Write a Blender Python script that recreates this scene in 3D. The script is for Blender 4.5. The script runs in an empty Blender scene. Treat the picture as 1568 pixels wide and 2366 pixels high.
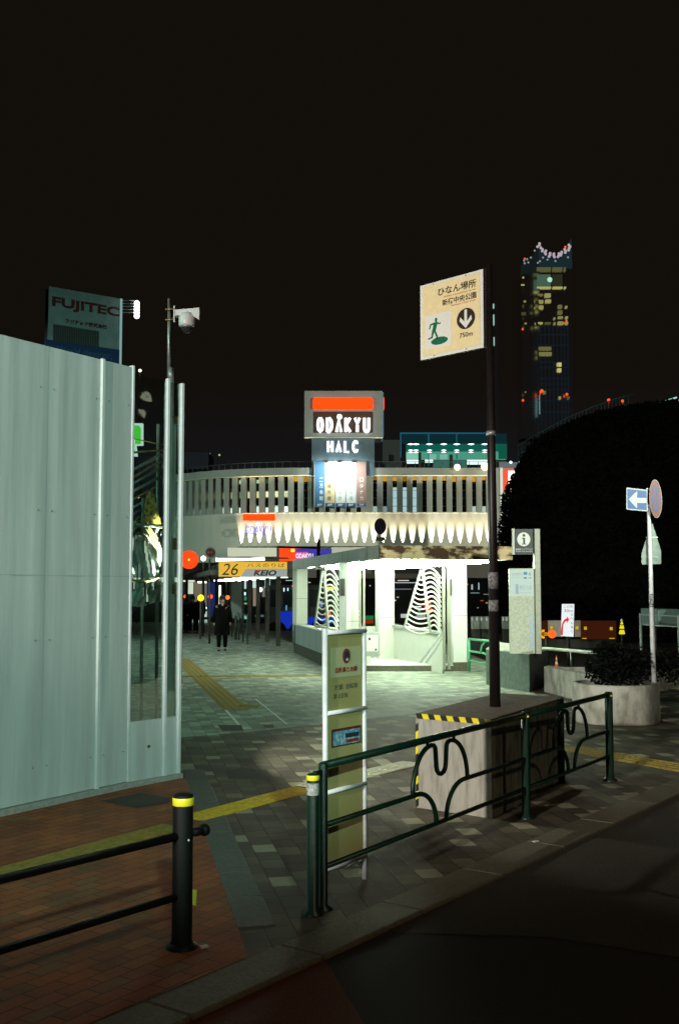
import bpy, math, random
from mathutils import Vector, Matrix
R = math.radians
random.seed(7)
SC = bpy.context.scene
COL = SC.collection
# ---------------------------------------------------------------- camera
CAM_H = 1.9
CX, CY, FPX = 784.0, 1182.7, 2497.0          # photograph measured on a 1568 x 2365 grid
PITCH = math.atan((1361.0 - CY) / FPX)
cd = bpy.data.cameras.new("camera"); cam = bpy.data.objects.new("camera", cd); COL.objects.link(cam)
cam.location = (0, 0, CAM_H); cam.rotation_euler = (math.pi/2 + PITCH, 0, 0)
cd.sensor_fit = 'VERTICAL'; cd.sensor_height = 36.0; cd.lens = FPX / 2365.4 * 36.0
cd.clip_end = 3000; cd.clip_start = 0.05
SC.camera = cam
# ---------------------------------------------------------------- sky
W = bpy.data.worlds.new("World"); SC.world = W; W.use_nodes = True
nt = W.node_tree; bg = nt.nodes["Background"]
tc = nt.nodes.new("ShaderNodeTexCoord"); sx = nt.nodes.new("ShaderNodeSeparateXYZ")
rp = nt.nodes.new("ShaderNodeValToRGB"); nt.links.new(tc.outputs["Generated"], sx.inputs[0])
nt.links.new(sx.outputs["Z"], rp.inputs[0]); nt.links.new(rp.outputs[0], bg.inputs[0])
rp.color_ramp.elements[0].position = 0.0; rp.color_ramp.elements[0].color = (0.0085, 0.0105, 0.0150, 1)
rp.color_ramp.elements[1].position = 0.19; rp.color_ramp.elements[1].color = (0.0062, 0.0045, 0.0030, 1)
bg.inputs[1].default_value = 1.0
SC.view_settings.view_transform = 'Standard'; SC.view_settings.look = 'None'
SC.view_settings.exposure = 0.0; SC.view_settings.gamma = 1.0
SC.cycles.max_bounces = 6; SC.cycles.transparent_max_bounces = 12; SC.cycles.sample_clamp_indirect = 6.0
SC.cycles.use_denoising = True
# ---------------------------------------------------------------- picture <-> place
cp, sp = math.cos(PITCH), math.sin(PITCH)
def ray(x, y):
    a, b = (x - CX) / FPX, (CY - y) / FPX
    return Vector((a, cp - b*sp, sp + b*cp))
def G(x, y, z=0.0):
    d = ray(x, y); t = (z - CAM_H) / d.z
    return Vector((0, 0, CAM_H)) + d*t
def H(x, y, D):
    d = ray(x, y); t = D / d.y
    return Vector((0, 0, CAM_H)) + d*t
def PX(p):
    q = Vector(p) - Vector((0, 0, CAM_H)); f = q.y*cp + q.z*sp; u = -q.y*sp + q.z*cp
    return CX + q.x/f*FPX, CY - u/f*FPX
def V3(p, z=None): return Vector((p[0], p[1], p[2] if z is None else z))
def hit(P, d, x):
    """distance along ground line P + s d whose column in the photo is x"""
    lo, hi = -50.0, 200.0
    k = (x - CX) / FPX
    # X = k * f, f = Y cp + (z-c) sp
    z = P[2] - CAM_H
    # P.x + s d.x = k ((P.y + s d.y) cp + z sp)
    return (k*(P[1]*cp + z*sp) - P[0]) / (d[0] - k*d[1]*cp)
class Fr:
    """local frame: x right, y away from the viewer, z up"""
    def __init__(s, O, u):
        s.O = Vector(O); u = Vector((u[0], u[1], 0)).normalized(); s.u = u; s.v = Vector((-u.y, u.x, 0)); s.w = Vector((0, 0, 1))
    def p(s, x, y, z): return s.O + s.u*x + s.v*y + s.w*z
WF = Fr((0, 0, 0), (1, 0))
# ---------------------------------------------------------------- meshes
class MB:
    def __init__(s): s.v = []; s.f = []; s.sm = []
    def add(s, vs, fs, smooth=False):
        n = len(s.v); s.v += [Vector(q) for q in vs]; s.f += [tuple(i+n for i in f) for f in fs]; s.sm += [smooth]*len(fs); return s
    def box(s, fr, x0, x1, y0, y1, z0, z1):
        vs = [fr.p(x, y, z) for z in (z0, z1) for (x, y) in ((x0, y0), (x1, y0), (x1, y1), (x0, y1))]
        return s.add(vs, [(3, 2, 1, 0), (4, 5, 6, 7), (0, 1, 5, 4), (1, 2, 6, 5), (2, 3, 7, 6), (3, 0, 4, 7)])
    def bbox(s, fr, x0, x1, y0, y1, z0, z1, b=.01):
        """box with chamfered vertical and top edges"""
        def ring(x0, x1, y0, y1, z, c): return [fr.p(*q, z) for q in ((x0+c, y0), (x1-c, y0), (x1, y0+c), (x1, y1-c), (x1-c, y1), (x0+c, y1), (x0, y1-c), (x0, y0+c))]
        vs = ring(x0, x1, y0, y1, z0, b) + ring(x0, x1, y0, y1, z1-b, b) + ring(x0+b, x1-b, y0+b, y1-b, z1, b)
        fs = [tuple(range(7, -1, -1)), tuple(range(16, 24))]
        for k in (0, 8):
            for i in range(8): j = (i+1) % 8; fs.append((k+i, k+j, k+8+j, k+8+i))
        return s.add(vs, fs)
    def hull8(s, a, b):
        """prism between two quads (lists of 4 points)"""
        return s.add(list(a)+list(b), [(3, 2, 1, 0), (4, 5, 6, 7), (0, 1, 5, 4), (1, 2, 6, 5), (2, 3, 7, 6), (3, 0, 4, 7)])
    def prism(s, pts, d):
        n = len(pts); d = Vector(d); a = [Vector(p) for p in pts]; b = [p+d for p in a]
        fs = [tuple(range(n)), tuple(range(2*n-1, n-1, -1))] + [((i+1) % n, i, n+i, n+(i+1) % n) for i in range(n)]
        return s.add(a+b, fs)
    def poly(s, pts): return s.add(pts, [tuple(range(len(pts)))])
    def tube(s, pts, r, n=10, r1=None):
        pts = [Vector(p) for p in pts]; m = len(pts); vs = []; fs = []
        up = None
        for i, p in enumerate(pts):
            t = (pts[min(i+1, m-1)] - pts[max(i-1, 0)]).normalized()
            if up is None: up = Vector((0, 0, 1)) if abs(t.z) < .9 else Vector((1, 0, 0))
            a = t.cross(up).normalized(); b = a.cross(t).normalized(); up = b
            rr = r if r1 is None else r + (r1-r)*i/(m-1)
            vs += [p + a*rr*math.cos(2*math.pi*k/n) + b*rr*math.sin(2*math.pi*k/n) for k in range(n)]
        for i in range(m-1):
            for k in range(n): l = (k+1) % n; fs.append((i*n+k, i*n+l, i*n+n+l, i*n+n+k))
        s.add(vs, fs, True)
        n0 = len(s.v) - len(vs)
        s.f += [tuple(n0+k for k in range(n-1, -1, -1)), tuple(n0+(m-1)*n+k for k in range(n))]; s.sm += [False, False]
        return s
    def lathe(s, c, prof, n=24, smooth=True, fr=WF, sy=1.0):
        c = Vector(c); vs = []; fs = []
        for r, z in prof: vs += [c + fr.u*(r*math.cos(2*math.pi*k/n)) + fr.v*(r*sy*math.sin(2*math.pi*k/n)) + Vector((0, 0, z)) for k in range(n)]
        for i in range(len(prof)-1):
            for k in range(n): l = (k+1) % n; fs.append((i*n+k, i*n+l, i*n+n+l, i*n+n+k))
        return s.add(vs, fs, smooth)
    def disc(s, fr, x, z, rx, rz, y0, y1, n=32):
        pts = [fr.p(x+rx*math.cos(2*math.pi*k/n), y0, z+rz*math.sin(2*math.pi*k/n)) for k in range(n)]
        return s.prism(pts, fr.v*(y1-y0))
    def ball(s, c, r, n=12, sz=1.0):
        prof = [(r*math.sin(math.pi*i/n) if 0 < i < n else 1e-4, -r*sz*math.cos(math.pi*i/n)) for i in range(n+1)]
        return s.lathe(c, prof, n*2)
def tag(o, label=None, cat=None, group=None, kind=None):
    if label: o["label"] = label
    if cat: o["category"] = cat
    if group: o["group"] = group
    if kind: o["kind"] = kind
    return o
def thing(name, loc, label, cat, group=None, kind=None):
    o = bpy.data.objects.new(name, None); COL.objects.link(o); o.location = loc; o.empty_display_size = .1
    return tag(o, label, cat, group, kind)
def wloc(o):
    l = Vector((0, 0, 0))
    while o is not None: l = l + o.location; o = o.parent
    return l
def part(name, mb, m, parent=None, label=None, **kw):
    me = bpy.data.meshes.new(name); off = wloc(parent) if parent else Vector((0, 0, 0))
    me.from_pydata([tuple(v-off) for v in mb.v], [], mb.f); me.update()
    for p, q in zip(me.polygons, mb.sm): p.use_smooth = q
    import bmesh
    b = bmesh.new(); b.from_mesh(me); bmesh.ops.recalc_face_normals(b, faces=b.faces); b.to_mesh(me); b.free()
    me.materials.append(m)
    o = bpy.data.objects.new(name, me); COL.objects.link(o); o.parent = parent
    return tag(o, label, **kw)
def text(name, body, fr, x, z, w, h, m, parent, y=-.004, ex=.001, off=0.0, shear=0.0, italic=False, spacing=1.0):
    """lettering as a mesh whose bounding box fills w x h (either may be None), centred at x, z on the frame's face"""
    c = bpy.data.curves.new(name, 'FONT'); c.body = body; c.offset = off; c.shear = shear; c.align_x = 'CENTER'; c.space_character = spacing; c.resolution_u = 3
    c.space_line = .92
    t = bpy.data.objects.new(name, c); COL.objects.link(t); bpy.context.view_layer.update()
    me = bpy.data.meshes.new_from_object(t); bpy.data.objects.remove(t)
    xs = [v.co.x for v in me.vertices]; ys = [v.co.y for v in me.vertices]
    if not xs: return None
    cx, cz = (min(xs)+max(xs))/2, (min(ys)+max(ys))/2; bw, bh = max(xs)-min(xs), max(ys)-min(ys)
    kx = (w/bw) if w else (h/bh); kz = (h/bh) if h else kx
    mb = MB()
    vs = [fr.p(x+(v.co.x-cx)*kx, y, z+(v.co.y-cz)*kz) for v in me.vertices]
    mb.add(vs, [tuple(p.vertices) for p in me.polygons])
    o = part(name, mb, m, parent)
    if ex: s = o.modifiers.new("solid", 'SOLIDIFY'); s.thickness = ex*2; s.offset = 0
    bpy.data.meshes.remove(me)
    return o
# ---------------------------------------------------------------- materials
MC = {}
def mat(name, col, rough=.7, metal=0.0, var=0.0, scale=6.0, bump=0.0, emit=0.0, ecol=None, col2=None, stretch=(1, 1, 1), thresh=(.35, .65), spec=.5, coat=0, alpha=None):
    if name in MC: return MC[name]
    m = bpy.data.materials.new(name); m.use_nodes = True; t = m.node_tree; b = t.nodes["Principled BSDF"]
    b.inputs["Base Color"].default_value = (*col, 1); b.inputs["Roughness"].default_value = rough; b.inputs["Metallic"].default_value = metal
    b.inputs["Specular IOR Level"].default_value = spec
    if emit: b.inputs["Emission Color"].default_value = (*(ecol or col), 1); b.inputs["Emission Strength"].default_value = emit
    if var or col2 or bump:
        g = t.nodes.new("ShaderNodeNewGeometry"); mp = t.nodes.new("ShaderNodeMapping"); mp.inputs["Scale"].default_value = stretch
        t.links.new(g.outputs["Position"], mp.inputs["Vector"])
        n = t.nodes.new("ShaderNodeTexNoise"); n.inputs["Scale"].default_value = scale; n.inputs["Detail"].default_value = 7; n.inputs["Roughness"].default_value = .62
        t.links.new(mp.outputs[0], n.inputs["Vector"])
        r = t.nodes.new("ShaderNodeValToRGB"); r.color_ramp.elements[0].position = thresh[0]; r.color_ramp.elements[1].position = thresh[1]
        c2 = col2 or tuple(c*(1-var) for c in col)
        r.color_ramp.elements[0].color = (*c2, 1); r.color_ramp.elements[1].color = (*col, 1)
        t.links.new(n.outputs["Fac"], r.inputs[0]); t.links.new(r.outputs[0], b.inputs["Base Color"])
        if bump:
            bp = t.nodes.new("ShaderNodeBump"); bp.inputs["Strength"].default_value = bump; bp.inputs["Distance"].default_value = .02
            t.links.new(n.outputs["Fac"], bp.inputs["Height"]); t.links.new(bp.outputs[0], b.inputs["Normal"])
    MC[name] = m; return m
def emi(name, col, s):
    if name in MC: return MC[name]
    m = bpy.data.materials.new(name); m.use_nodes = True; t = m.node_tree; t.nodes.clear()
    e = t.nodes.new("ShaderNodeEmission"); e.inputs[0].default_value = (*col, 1); e.inputs[1].default_value = s
    o = t.nodes.new("ShaderNodeOutputMaterial"); t.links.new(e.outputs[0], o.inputs[0]); MC[name] = m; return m
def paver_mat(name, ang, bw, bh, cols, joint, bump=.3, off=(0, 0), rough=.75):
    """laid pavers: per-brick tone from a few colours, dark joints, stains"""
    m = bpy.data.materials.new(name); m.use_nodes = True; t = m.node_tree; b = t.nodes["Principled BSDF"]; L = t.links.new
    g = t.nodes.new("ShaderNodeNewGeometry"); mp = t.nodes.new("ShaderNodeMapping"); mp.vector_type = 'TEXTURE'
    mp.inputs["Rotation"].default_value = (0, 0, ang); mp.inputs["Location"].default_value = (*off, 0); L(g.outputs["Position"], mp.inputs[0])
    s = t.nodes.new("ShaderNodeSeparateXYZ"); L(mp.outputs[0], s.inputs[0])
    def M(op, a, c=None):
        n = t.nodes.new("ShaderNodeMath"); n.operation = op
        for i, q in enumerate((a, c)):
            if q is None: continue
            if isinstance(q, (int, float)): n.inputs[i].default_value = q
            else: L(q, n.inputs[i])
        return n.outputs[0]
    yy = M('DIVIDE', s.outputs["Y"], bh); row = M('FLOOR', yy)
    sh = M('MULTIPLY', M('MODULO', row, 2.0), .5)
    xx = M('ADD', M('DIVIDE', s.outputs["X"], bw), sh); colm = M('FLOOR', xx)
    cb = t.nodes.new("ShaderNodeCombineXYZ"); L(colm, cb.inputs[0]); L(row, cb.inputs[1])
    wn = t.nodes.new("ShaderNodeTexWhiteNoise"); wn.noise_dimensions = '2D'; L(cb.outputs[0], wn.inputs["Vector"])
    r = t.nodes.new("ShaderNodeValToRGB"); r.color_ramp.interpolation = 'CONSTANT'
    els = r.color_ramp.elements
    for i, (p, c) in enumerate(cols):
        e = els[i] if i < 2 else els.new(p)
        e.position = p; e.color = (*c, 1)
    L(wn.outputs["Value"], r.inputs[0])
    fx = M('FRACT', xx); fy = M('FRACT', yy)
    dx = M('MULTIPLY', M('MINIMUM', fx, M('SUBTRACT', 1.0, fx)), bw); dy = M('MULTIPLY', M('MINIMUM', fy, M('SUBTRACT', 1.0, fy)), bh)
    dj = M('MINIMUM', dx, dy); js = t.nodes.new("ShaderNodeMapRange"); L(dj, js.inputs[0]); js.inputs[1].default_value = joint*.4; js.inputs[2].default_value = joint
    n = t.nodes.new("ShaderNodeTexNoise"); n.inputs["Scale"].default_value = 2.1; n.inputs["Detail"].default_value = 8; L(g.outputs["Position"], n.inputs["Vector"])
    n2 = t.nodes.new("ShaderNodeTexNoise"); n2.inputs["Scale"].default_value = 60; n2.inputs["Detail"].default_value = 4; L(g.outputs["Position"], n2.inputs["Vector"])
    st = t.nodes.new("ShaderNodeMapRange"); L(n.outputs["Fac"], st.inputs[0]); st.inputs[1].default_value = .3; st.inputs[2].default_value = .7; st.inputs[3].default_value = .62; st.inputs[4].default_value = 1.15
    f = M('MULTIPLY', st.outputs[0], M('ADD', M('MULTIPLY', n2.outputs["Fac"], .7), .65)); f = M('MULTIPLY', f, M('ADD', M('MULTIPLY', js.outputs[0], .7), .3))
    vm = t.nodes.new("ShaderNodeVectorMath"); vm.operation = 'SCALE'; L(r.outputs[0], vm.inputs[0]); L(f, vm.inputs["Scale"])
    L(vm.outputs[0], b.inputs["Base Color"]); b.inputs["Roughness"].default_value = rough; b.inputs["Specular IOR Level"].default_value = .35
    hh = M('ADD', js.outputs[0], M('MULTIPLY', n2.outputs["Fac"], .25)); hh = M('ADD', hh, M('MULTIPLY', wn.outputs["Value"], .35))
    bp = t.nodes.new("ShaderNodeBump"); bp.inputs["Strength"].default_value = bump; bp.inputs["Distance"].default_value = .006
    L(hh, bp.inputs["Height"]); L(bp.outputs[0], b.inputs["Normal"]); MC[name] = m; return m

black = mat("black_paint", (.004, .0035, .003), .6, spec=.25, bump=.1, scale=30)
white_metal = mat("white_metal", (.72, .73, .74), .4, var=.12, scale=9)
M_green = mat("green_paint", (.002, .022, .012), .36, var=.4, scale=14, spec=.4, bump=.15)
steel = mat("galvanised_steel", (.42, .44, .43), .42, .6, var=.3, scale=12)
# ================================================================ LIGHTS of the street (lamp posts stand outside the frame, several added as fill)
dark_pole = mat("lamp_post_paint", (.08, .08, .075), .5)
def street_light(x, y, h, aim, power, col, cone, label, radius=.25, blend=.6):
    t = thing("street_lamp", (x, y, 0), label, "street lamp")
    part("pole", MB().tube([(x, y, 0), (x, y, h)], .08, 10, .05), dark_pole, t)
    d = (Vector(aim) - Vector((x, y, h))).normalized(); hd = Vector((d.x, d.y, 0)).normalized()
    b = Vector((x, y, h)); part("arm", MB().tube([b, b+hd*.35+Vector((0, 0, .1))], .035, 8), dark_pole, t)
    part("lamp_head", MB().box(Fr(b+hd*.35, hd), -.05, .6, -.12, .12, .12, .24), dark_pole, t)
    l = bpy.data.lights.new("lamp", 'SPOT'); l.energy = power; l.color = col; l.spot_size = R(cone); l.spot_blend = blend; l.shadow_soft_size = radius
    o = bpy.data.objects.new("bulb", l); COL.objects.link(o); o.parent = t; o.location = Vector((0, 0, h)) + hd*.7 + Vector((0, 0, -.15))
    o.rotation_euler = (Vector(aim) - (o.location + t.location)).to_track_quat('-Z', 'Y').to_euler()
CYAN = (.53, 1.0, .90); WARM = (1.0, .80, .58); GREENW = (.72, 1.0, .80); NEU = (1.0, .955, .86)
street_light(3.0, -12.0, 8.5, (-2.4, 9.0, 2.33), 8600, CYAN, 19.5, "tall street lamp right of the viewer, lighting the hoarding", .25, .3)
street_light(-13.0, -15.0, 6.2, (1.7, 10.2, 5.2), 24000, NEU, 25, "street lamp behind the viewer on the left pavement", .25, .3)
street_light(-9.5, 11.5, 8.0, (1.5, 20, 0), 700, (.28, 1.0, .70), 80, "added unseen lamp behind the hoarding, tinting the plaza teal")  # added light, gives the middle of the plaza its teal
street_light(-13, 33, 9.0, (-3, 34, 0), 3000, (.7, 1, .93), 110, "added unseen lamp beside the far end of the bus shelter")  # added light for the grey ground around the bus stop
street_light(-38, 62, 12, (-6, 101, 9), 24000, (.66, 1.0, .88), 60, "tall lamp lighting the department store from the left")
street_light(36, 58, 12, (12, 100, 10), 52000, (.96, 1.0, .84), 60, "tall lamp lighting the department store from the right")
street_light(9.5, 3.0, 7.5, (1.6, 22.0, 2.2), 11000, (.86, 1.0, .84), 19, "added unseen lamp to the right lighting the front of the kiosk")  # added light to bring up the rusty fascia and kiosk front
street_light(11.5, 8.0, 7.0, (5.2, 15.5, .6), 230, (.8, 1, .9), 60, "added unseen lamp by the kerb to the right of the planter")  # added light on the planter from an unseen source
street_light(9.0, -4.5, 9.0, (2.0, 6.0, 0), 850, (1.0, .78, .52), 125, "added fill lamp over the road behind the viewer on the right")  # added weak warm fill, lifts the road out of black
# ================================================================ GROUND
asphalt = mat("asphalt", (.034, .025, .017), .85, var=.45, scale=90, bump=.5, spec=.3)
asphalt_l = mat("worn_asphalt", (.060, .047, .034), .85, var=.5, scale=80, bump=.6, spec=.3)
red_asphalt = mat("red_asphalt", (.13, .036, .014), .85, var=.35, scale=70, bump=.5, spec=.3)
granite = mat("granite", (.16, .135, .09), .7, var=.4, scale=45, bump=.3)
granite_d = mat("granite_band", (.105, .115, .09), .7, var=.4, scale=30, bump=.3)
road = part("road", MB().poly([(-900, -30, -.02), (900, -30, -.02), (900, 2200, -.02), (-900, 2200, -.02)]), asphalt, kind="structure")
K0 = G(506, 2321); K1 = G(1319, 1948); kd = Vector((K1.x-K0.x, K1.y-K0.y, 0)).normalized(); kn = Vector((-kd.y, kd.x, 0))
pts = [K0-kd*14+kn*.3, K0+kd*24+kn*.3, Vector((9.2, 26, 0)), G(1160, 1542), Vector((3.4, 60, 0)), Vector((3.4, 130, 0)), Vector((-80, 130, 0)), Vector((-80, -5, 0))]
ANG = -math.atan2(.866, 4.27)
pav = paver_mat("plaza_pavers", R(101.5), .23, .165, [(0, (.095, .076, .05)), (.34, (.125, .10, .067)), (.60, (.075, .06, .042)), (.78, (.16, .14, .095)), (.88, (.32, .30, .20))], .006)
part("plaza_paving", MB().poly([p+Vector((0, 0, 0)) for p in pts]), pav, kind="structure")
pav2 = paver_mat("lit_pavers", R(101.5), .23, .165, [(0, (.28, .32, .25)), (.34, (.36, .40, .31)), (.60, (.23, .265, .205)), (.78, (.40, .44, .34)), (.90, (.50, .54, .42))], .004, bump=.2)  # lighter, greener paver copy: the kiosk's light pool is put into the colour
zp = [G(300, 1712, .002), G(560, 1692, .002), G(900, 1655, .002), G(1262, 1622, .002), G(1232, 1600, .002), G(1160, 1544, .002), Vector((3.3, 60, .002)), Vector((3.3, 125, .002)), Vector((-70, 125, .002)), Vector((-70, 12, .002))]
part("lit_paving", MB().poly(zp), pav2, kind="structure")  # zone edge follows the falloff of the kiosk light
# kerb: granite blocks with fine joints
mb = MB(); s = -9.0
while s < 40:
    L = .98; f = Fr(K0+kd*s, kd); mb.bbox(f, .004, L-.004, 0.0, .295, -.1, .008, .008); s += L
part("kerb", mb, granite, kind="structure")
# road patches
e1, e2 = G(804, 2185, -.016), G(905, 2365, -.016)
dd = (e2-e1)
part("red_lane", MB().poly([e1+kn*.25, e2+dd*2.5, e2+dd*2.5-kd*9, e1+kn*.25-kd*9]), red_asphalt, kind="structure")
q = [G(1394/1.3846, 2899/1.3846, -.016), G(1760/1.3846, 2997/1.3846, -.016), G(2171/1.3846, 3063/1.3846, -.016)]
part("worn_road_patch", MB().poly([q[0]-kd*.6, q[1], q[2], q[2]+Vector((8, 5, 0)), q[2]+kd*28, q[0]+kd*29+kn*.1, q[0]+kn*.1]), asphalt_l, kind="structure")
# granite band running into the plaza
ga, gb = G(430, 1800), G(545, 2130); gd = Vector((ga.x-gb.x, ga.y-gb.y, 0)).normalized(); f = Fr(gb, (gd.y, -gd.x))
mb = MB(); s = -.12
while s < 4.9: mb.bbox(Fr(gb, (gd.y, -gd.x)), -.005, .215, s+.004, s+.60, -.04, .006, .005); s += .604
part("granite_band", mb, granite_d, kind="structure")
# the reddish footpath beside the hoarding
side = paver_mat("red_footpath_blocks", R(57), .21, .105, [(0, (.32, .085, .022)), (.35, (.36, .10, .026)), (.6, (.27, .08, .024)), (.8, (.25, .10, .034)), (.93, (.38, .12, .034))], .006, bump=.25)
WB0, WB1, WB2 = G(0, 1885), G(292, 1820), G(413, 1797)
wd = Vector((WB1.x-WB0.x, WB1.y-WB0.y, 0)).normalized(); wn = Vector((-wd.y, wd.x, 0))
c0 = G(440, 1790); c0.z = .004
def cross2(p, d, q, e):
    t = ((q.x-p.x)*e.y-(q.y-p.y)*e.x)/(d.x*e.y-d.y*e.x); return p+d*t
kin = K0+kn*.31; jx = cross2(gb, gd, kin, kd)
fp = [V3(jx, .003), Vector((ga.x, ga.y, .003))+gd*.1, V3(WB2, .003)+wn*.05, V3(WB0, .003)-wd*9+wn*.05, V3(kin, .003)-kd*12]
part("footpath", MB().poly(fp), side, kind="structure")
dk = mat("dark_patch", (.045, .038, .028), .8, var=.3, scale=40, bump=.2)
def zq(ox, oy, k): return lambda x, y: ((x/k+ox)/1.3846, (y/k+oy)/1.3846)
z2 = zq(0, 2400, 2.178)
part("dark_path_patch", MB().poly([G(*z2(*p), .006) for p in ((700, 352), (960, 400), (1185, 362), (1185, 330), (980, 298))]), dk, kind="structure")
z7 = zq(500, 2400, 2.851)
for qd in (((618, 190), (790, 160), (1010, 178), (1075, 262), (660, 262)), ):
    part("dark_paving_patch", MB().poly([G(*z7(*p), .004) for p in qd]), dk, kind="structure")
z8 = zq(550, 1960, 1.985)
part("drain_cover", MB().poly([G(*z8(*p), .004) for p in ((290, 712), (440, 712), (455, 748), (320, 750))]), dk, kind="structure")
part("drain_cover", MB().poly([G(*z8(*p), .004) for p in ((575, 712), (640, 710), (650, 730), (590, 732))]), dk, kind="structure")
# tactile guide strips with raised bars
yel = mat("tactile_yellow", (.72, .50, .03), .6, var=.35, scale=18, bump=.2)
yel_d = mat("tactile_dull", (.36, .25, .035), .7, var=.4, scale=18, bump=.2)
yel_w = mat("tactile_worn", (.62, .60, .42), .6, var=.3, scale=18, bump=.2)
def tactile(a, b, w, m, label, z=.007):
    a = V3(a, 0); b = V3(b, 0); d = (b-a).normalized(); L = (b-a).length; f = Fr(a, d); mb = MB()
    n = max(1, int(round(L/.3)))
    for i in range(n):
        x0 = L*i/n+.003; x1 = L*(i+1)/n-.003; mb.box(f, x0, x1, -w/2, w/2, -.02, z)
        for k in range(4): y = -w/2+w*(k+.5)/4; mb.hull8([f.p(x0+.01, y-.017, z-.001), f.p(x1-.01, y-.017, z-.001), f.p(x1-.01, y+.017, z-.001), f.p(x0+.01, y+.017, z-.001)], [f.p(x0+.014, y-.011, z+.006), f.p(x1-.014, y-.011, z+.006), f.p(x1-.014, y+.011, z+.006), f.p(x0+.014, y+.011, z+.006)])
    part("tactile_strip", mb, m, kind="structure", label=label)
tactile(G(-120, 2052), G(404, 1909), .26, yel_d, "dull yellow tactile strip on the red footpath")
tactile(G(440, 1893), G(704, 1822), .28, yel, "bright yellow tactile strip between bollard and fence")
tactile(G(712, 1819), G(955, 1762), .30, yel_w, "pale worn tactile strip behind the notice stand")
tactile(G(418, 1522), G(548, 1640), .42, yel_d, "dim yellow tactile strip leading off towards the bus stop")
tactile(G(420, 1563), G(742, 1562), .28, yel_d, "faint yellow tactile strip crossing the plaza")
tactile(G(550, 1632), G(600, 1632), .4, yel_d, "short dull tactile tiles at the end of the diagonal strip")
tactile(G(1310, 1728), G(1660, 1790), .42, yel_d, "dull yellow tactile strip right of the fence")
pl = mat("white_line_paint", (.9, .92, .86), .6, var=.4, scale=20)
for a, b, w in (((502, 1618), (552, 1675), .045), ((590, 1615), (663, 1673), .03)):
    a = G(*a); b = G(*b); f = Fr(a, b-a); part("floor_line", MB().box(f, 0, (b-a).length, -w/2, w/2, 0, .005), pl, kind="structure")
# litter
lit = mat("paper_scrap", (.6, .6, .55), .6)
for (x, y), nm in (((1258, 1862), "scrap of paper beyond the fence near the mid post"), ((1236, 1946), "scrap of paper on the kerb"), ((470, 2190), "tiny scrap beside the foot of the bollard")):
    p = G(x, y); tag(part("paper_scrap", MB().box(Fr(p, (.8, .5)), -.02, .025, -.015, .015, .004, .012), lit), nm, "litter", "paper scraps")
# ================================================================ HOARDING
hoard = mat("hoarding_steel", (.60, .66, .64), .42, var=.2, scale=2.2, stretch=(3.2, 3.2, .22), spec=.45, bump=.06)
hoard2 = mat("hoarding_rib", (.70, .74, .72), .4, var=.12, scale=5)
f = Fr(WB0, wd)
HZ = H(0, 778, G(0, 1885).y).z
sx_ = lambda x: hit(WB0, wd, x)
h = thing("hoarding", WB0, "tall pale grey steel hoarding panels along the left", "hoarding")
x95, x222, x292 = sx_(94), sx_(222), sx_(292)
def wall_panel(a, b):
    mb = MB(); n = max(2, int((b-a)/.055)); prev = None; vs = []
    # shallow folded profile
    prof = []
    for i in range(n+1):
        x = a + (b-a)*i/n; y = 0.0
        if i % 6 in (2, 3): y = -.002
        prof.append((x, y))
    for x, y in prof: vs += [f.p(x, y, .06), f.p(x, y, HZ)]
    fs = [(2*i, 2*i+2, 2*i+3, 2*i+1) for i in range(n)]
    mb.add(vs, fs); mb.box(f, a, b, .01, .04, .06, HZ-.002)
    return mb
part("panel", wall_panel(-6.0, x95-.57-.006), hoard, h)
part("panel", wall_panel(x95-.57, x95-.004), hoard, h)
part("panel", wall_panel(x95+.004, x222-.02), hoard, h)
part("panel", wall_panel(x222+.02, x292), hoard, h)
part("rib", MB().bbox(f, x222-.022, x222+.022, -.022, .02, .05, HZ+.012, .006), hoard2, h)
for zz in (.35, 1.45, 2.6, 3.7):
    for xx in (-4.5, -3.2, -2.4, x95-.60, x95-.10, x95+.06, x222-.08, x222+.09, x292-.05):
        part("bolt", MB().disc(f, xx, zz, .007, .007, -.008, 0, 8), steel, h)
part("horizontal_seam", MB().box(f, -6, x292, -.0035, 0, 2.02, 2.026), mat("seam_dark", (.40, .44, .44), .6), h)
part("corner_post", MB().bbox(f, x292+.004, x292+.034, -.012, .05, 0, HZ+.02, .004), white_metal, h)
part("base_rail", MB().bbox(f, -6, x292+.04, -.05, .06, 0, .055, .006), mat("concrete_pale", (.42, .41, .37), .8, var=.3, scale=20, bump=.3), h)
# acrylic end of the hoarding
acr = bpy.data.materials.new("clear_acrylic"); acr.use_nodes = True; t = acr.node_tree; t.nodes.clear()
o_ = t.nodes.new("ShaderNodeOutputMaterial"); mx = t.nodes.new("ShaderNodeMixShader"); tr = t.nodes.new("ShaderNodeBsdfTransparent"); gl = t.nodes.new("ShaderNodeBsdfGlossy")
tr.inputs[0].default_value = (.80, .90, .86, 1); gl.inputs["Roughness"].default_value = .04; gl.inputs[0].default_value = (.85, .95, .92, 1)
mx.inputs[0].default_value = .16
ns = t.nodes.new("ShaderNodeTexNoise"); ns.inputs["Scale"].default_value = 1.6; ns.inputs["Detail"].default_value = 1; bp = t.nodes.new("ShaderNodeBump"); bp.inputs["Distance"].default_value = .10; bp.inputs["Strength"].default_value = .5
gg = t.nodes.new("ShaderNodeNewGeometry"); t.links.new(gg.outputs["Position"], ns.inputs["Vector"]); t.links.new(ns.outputs["Fac"], bp.inputs["Height"]); t.links.new(bp.outputs[0], gl.inputs["Normal"])
t.links.new(tr.outputs[0], mx.inputs[1]); t.links.new(gl.outputs[0], mx.inputs[2]); t.links.new(mx.outputs[0], o_.inputs[0])
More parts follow.
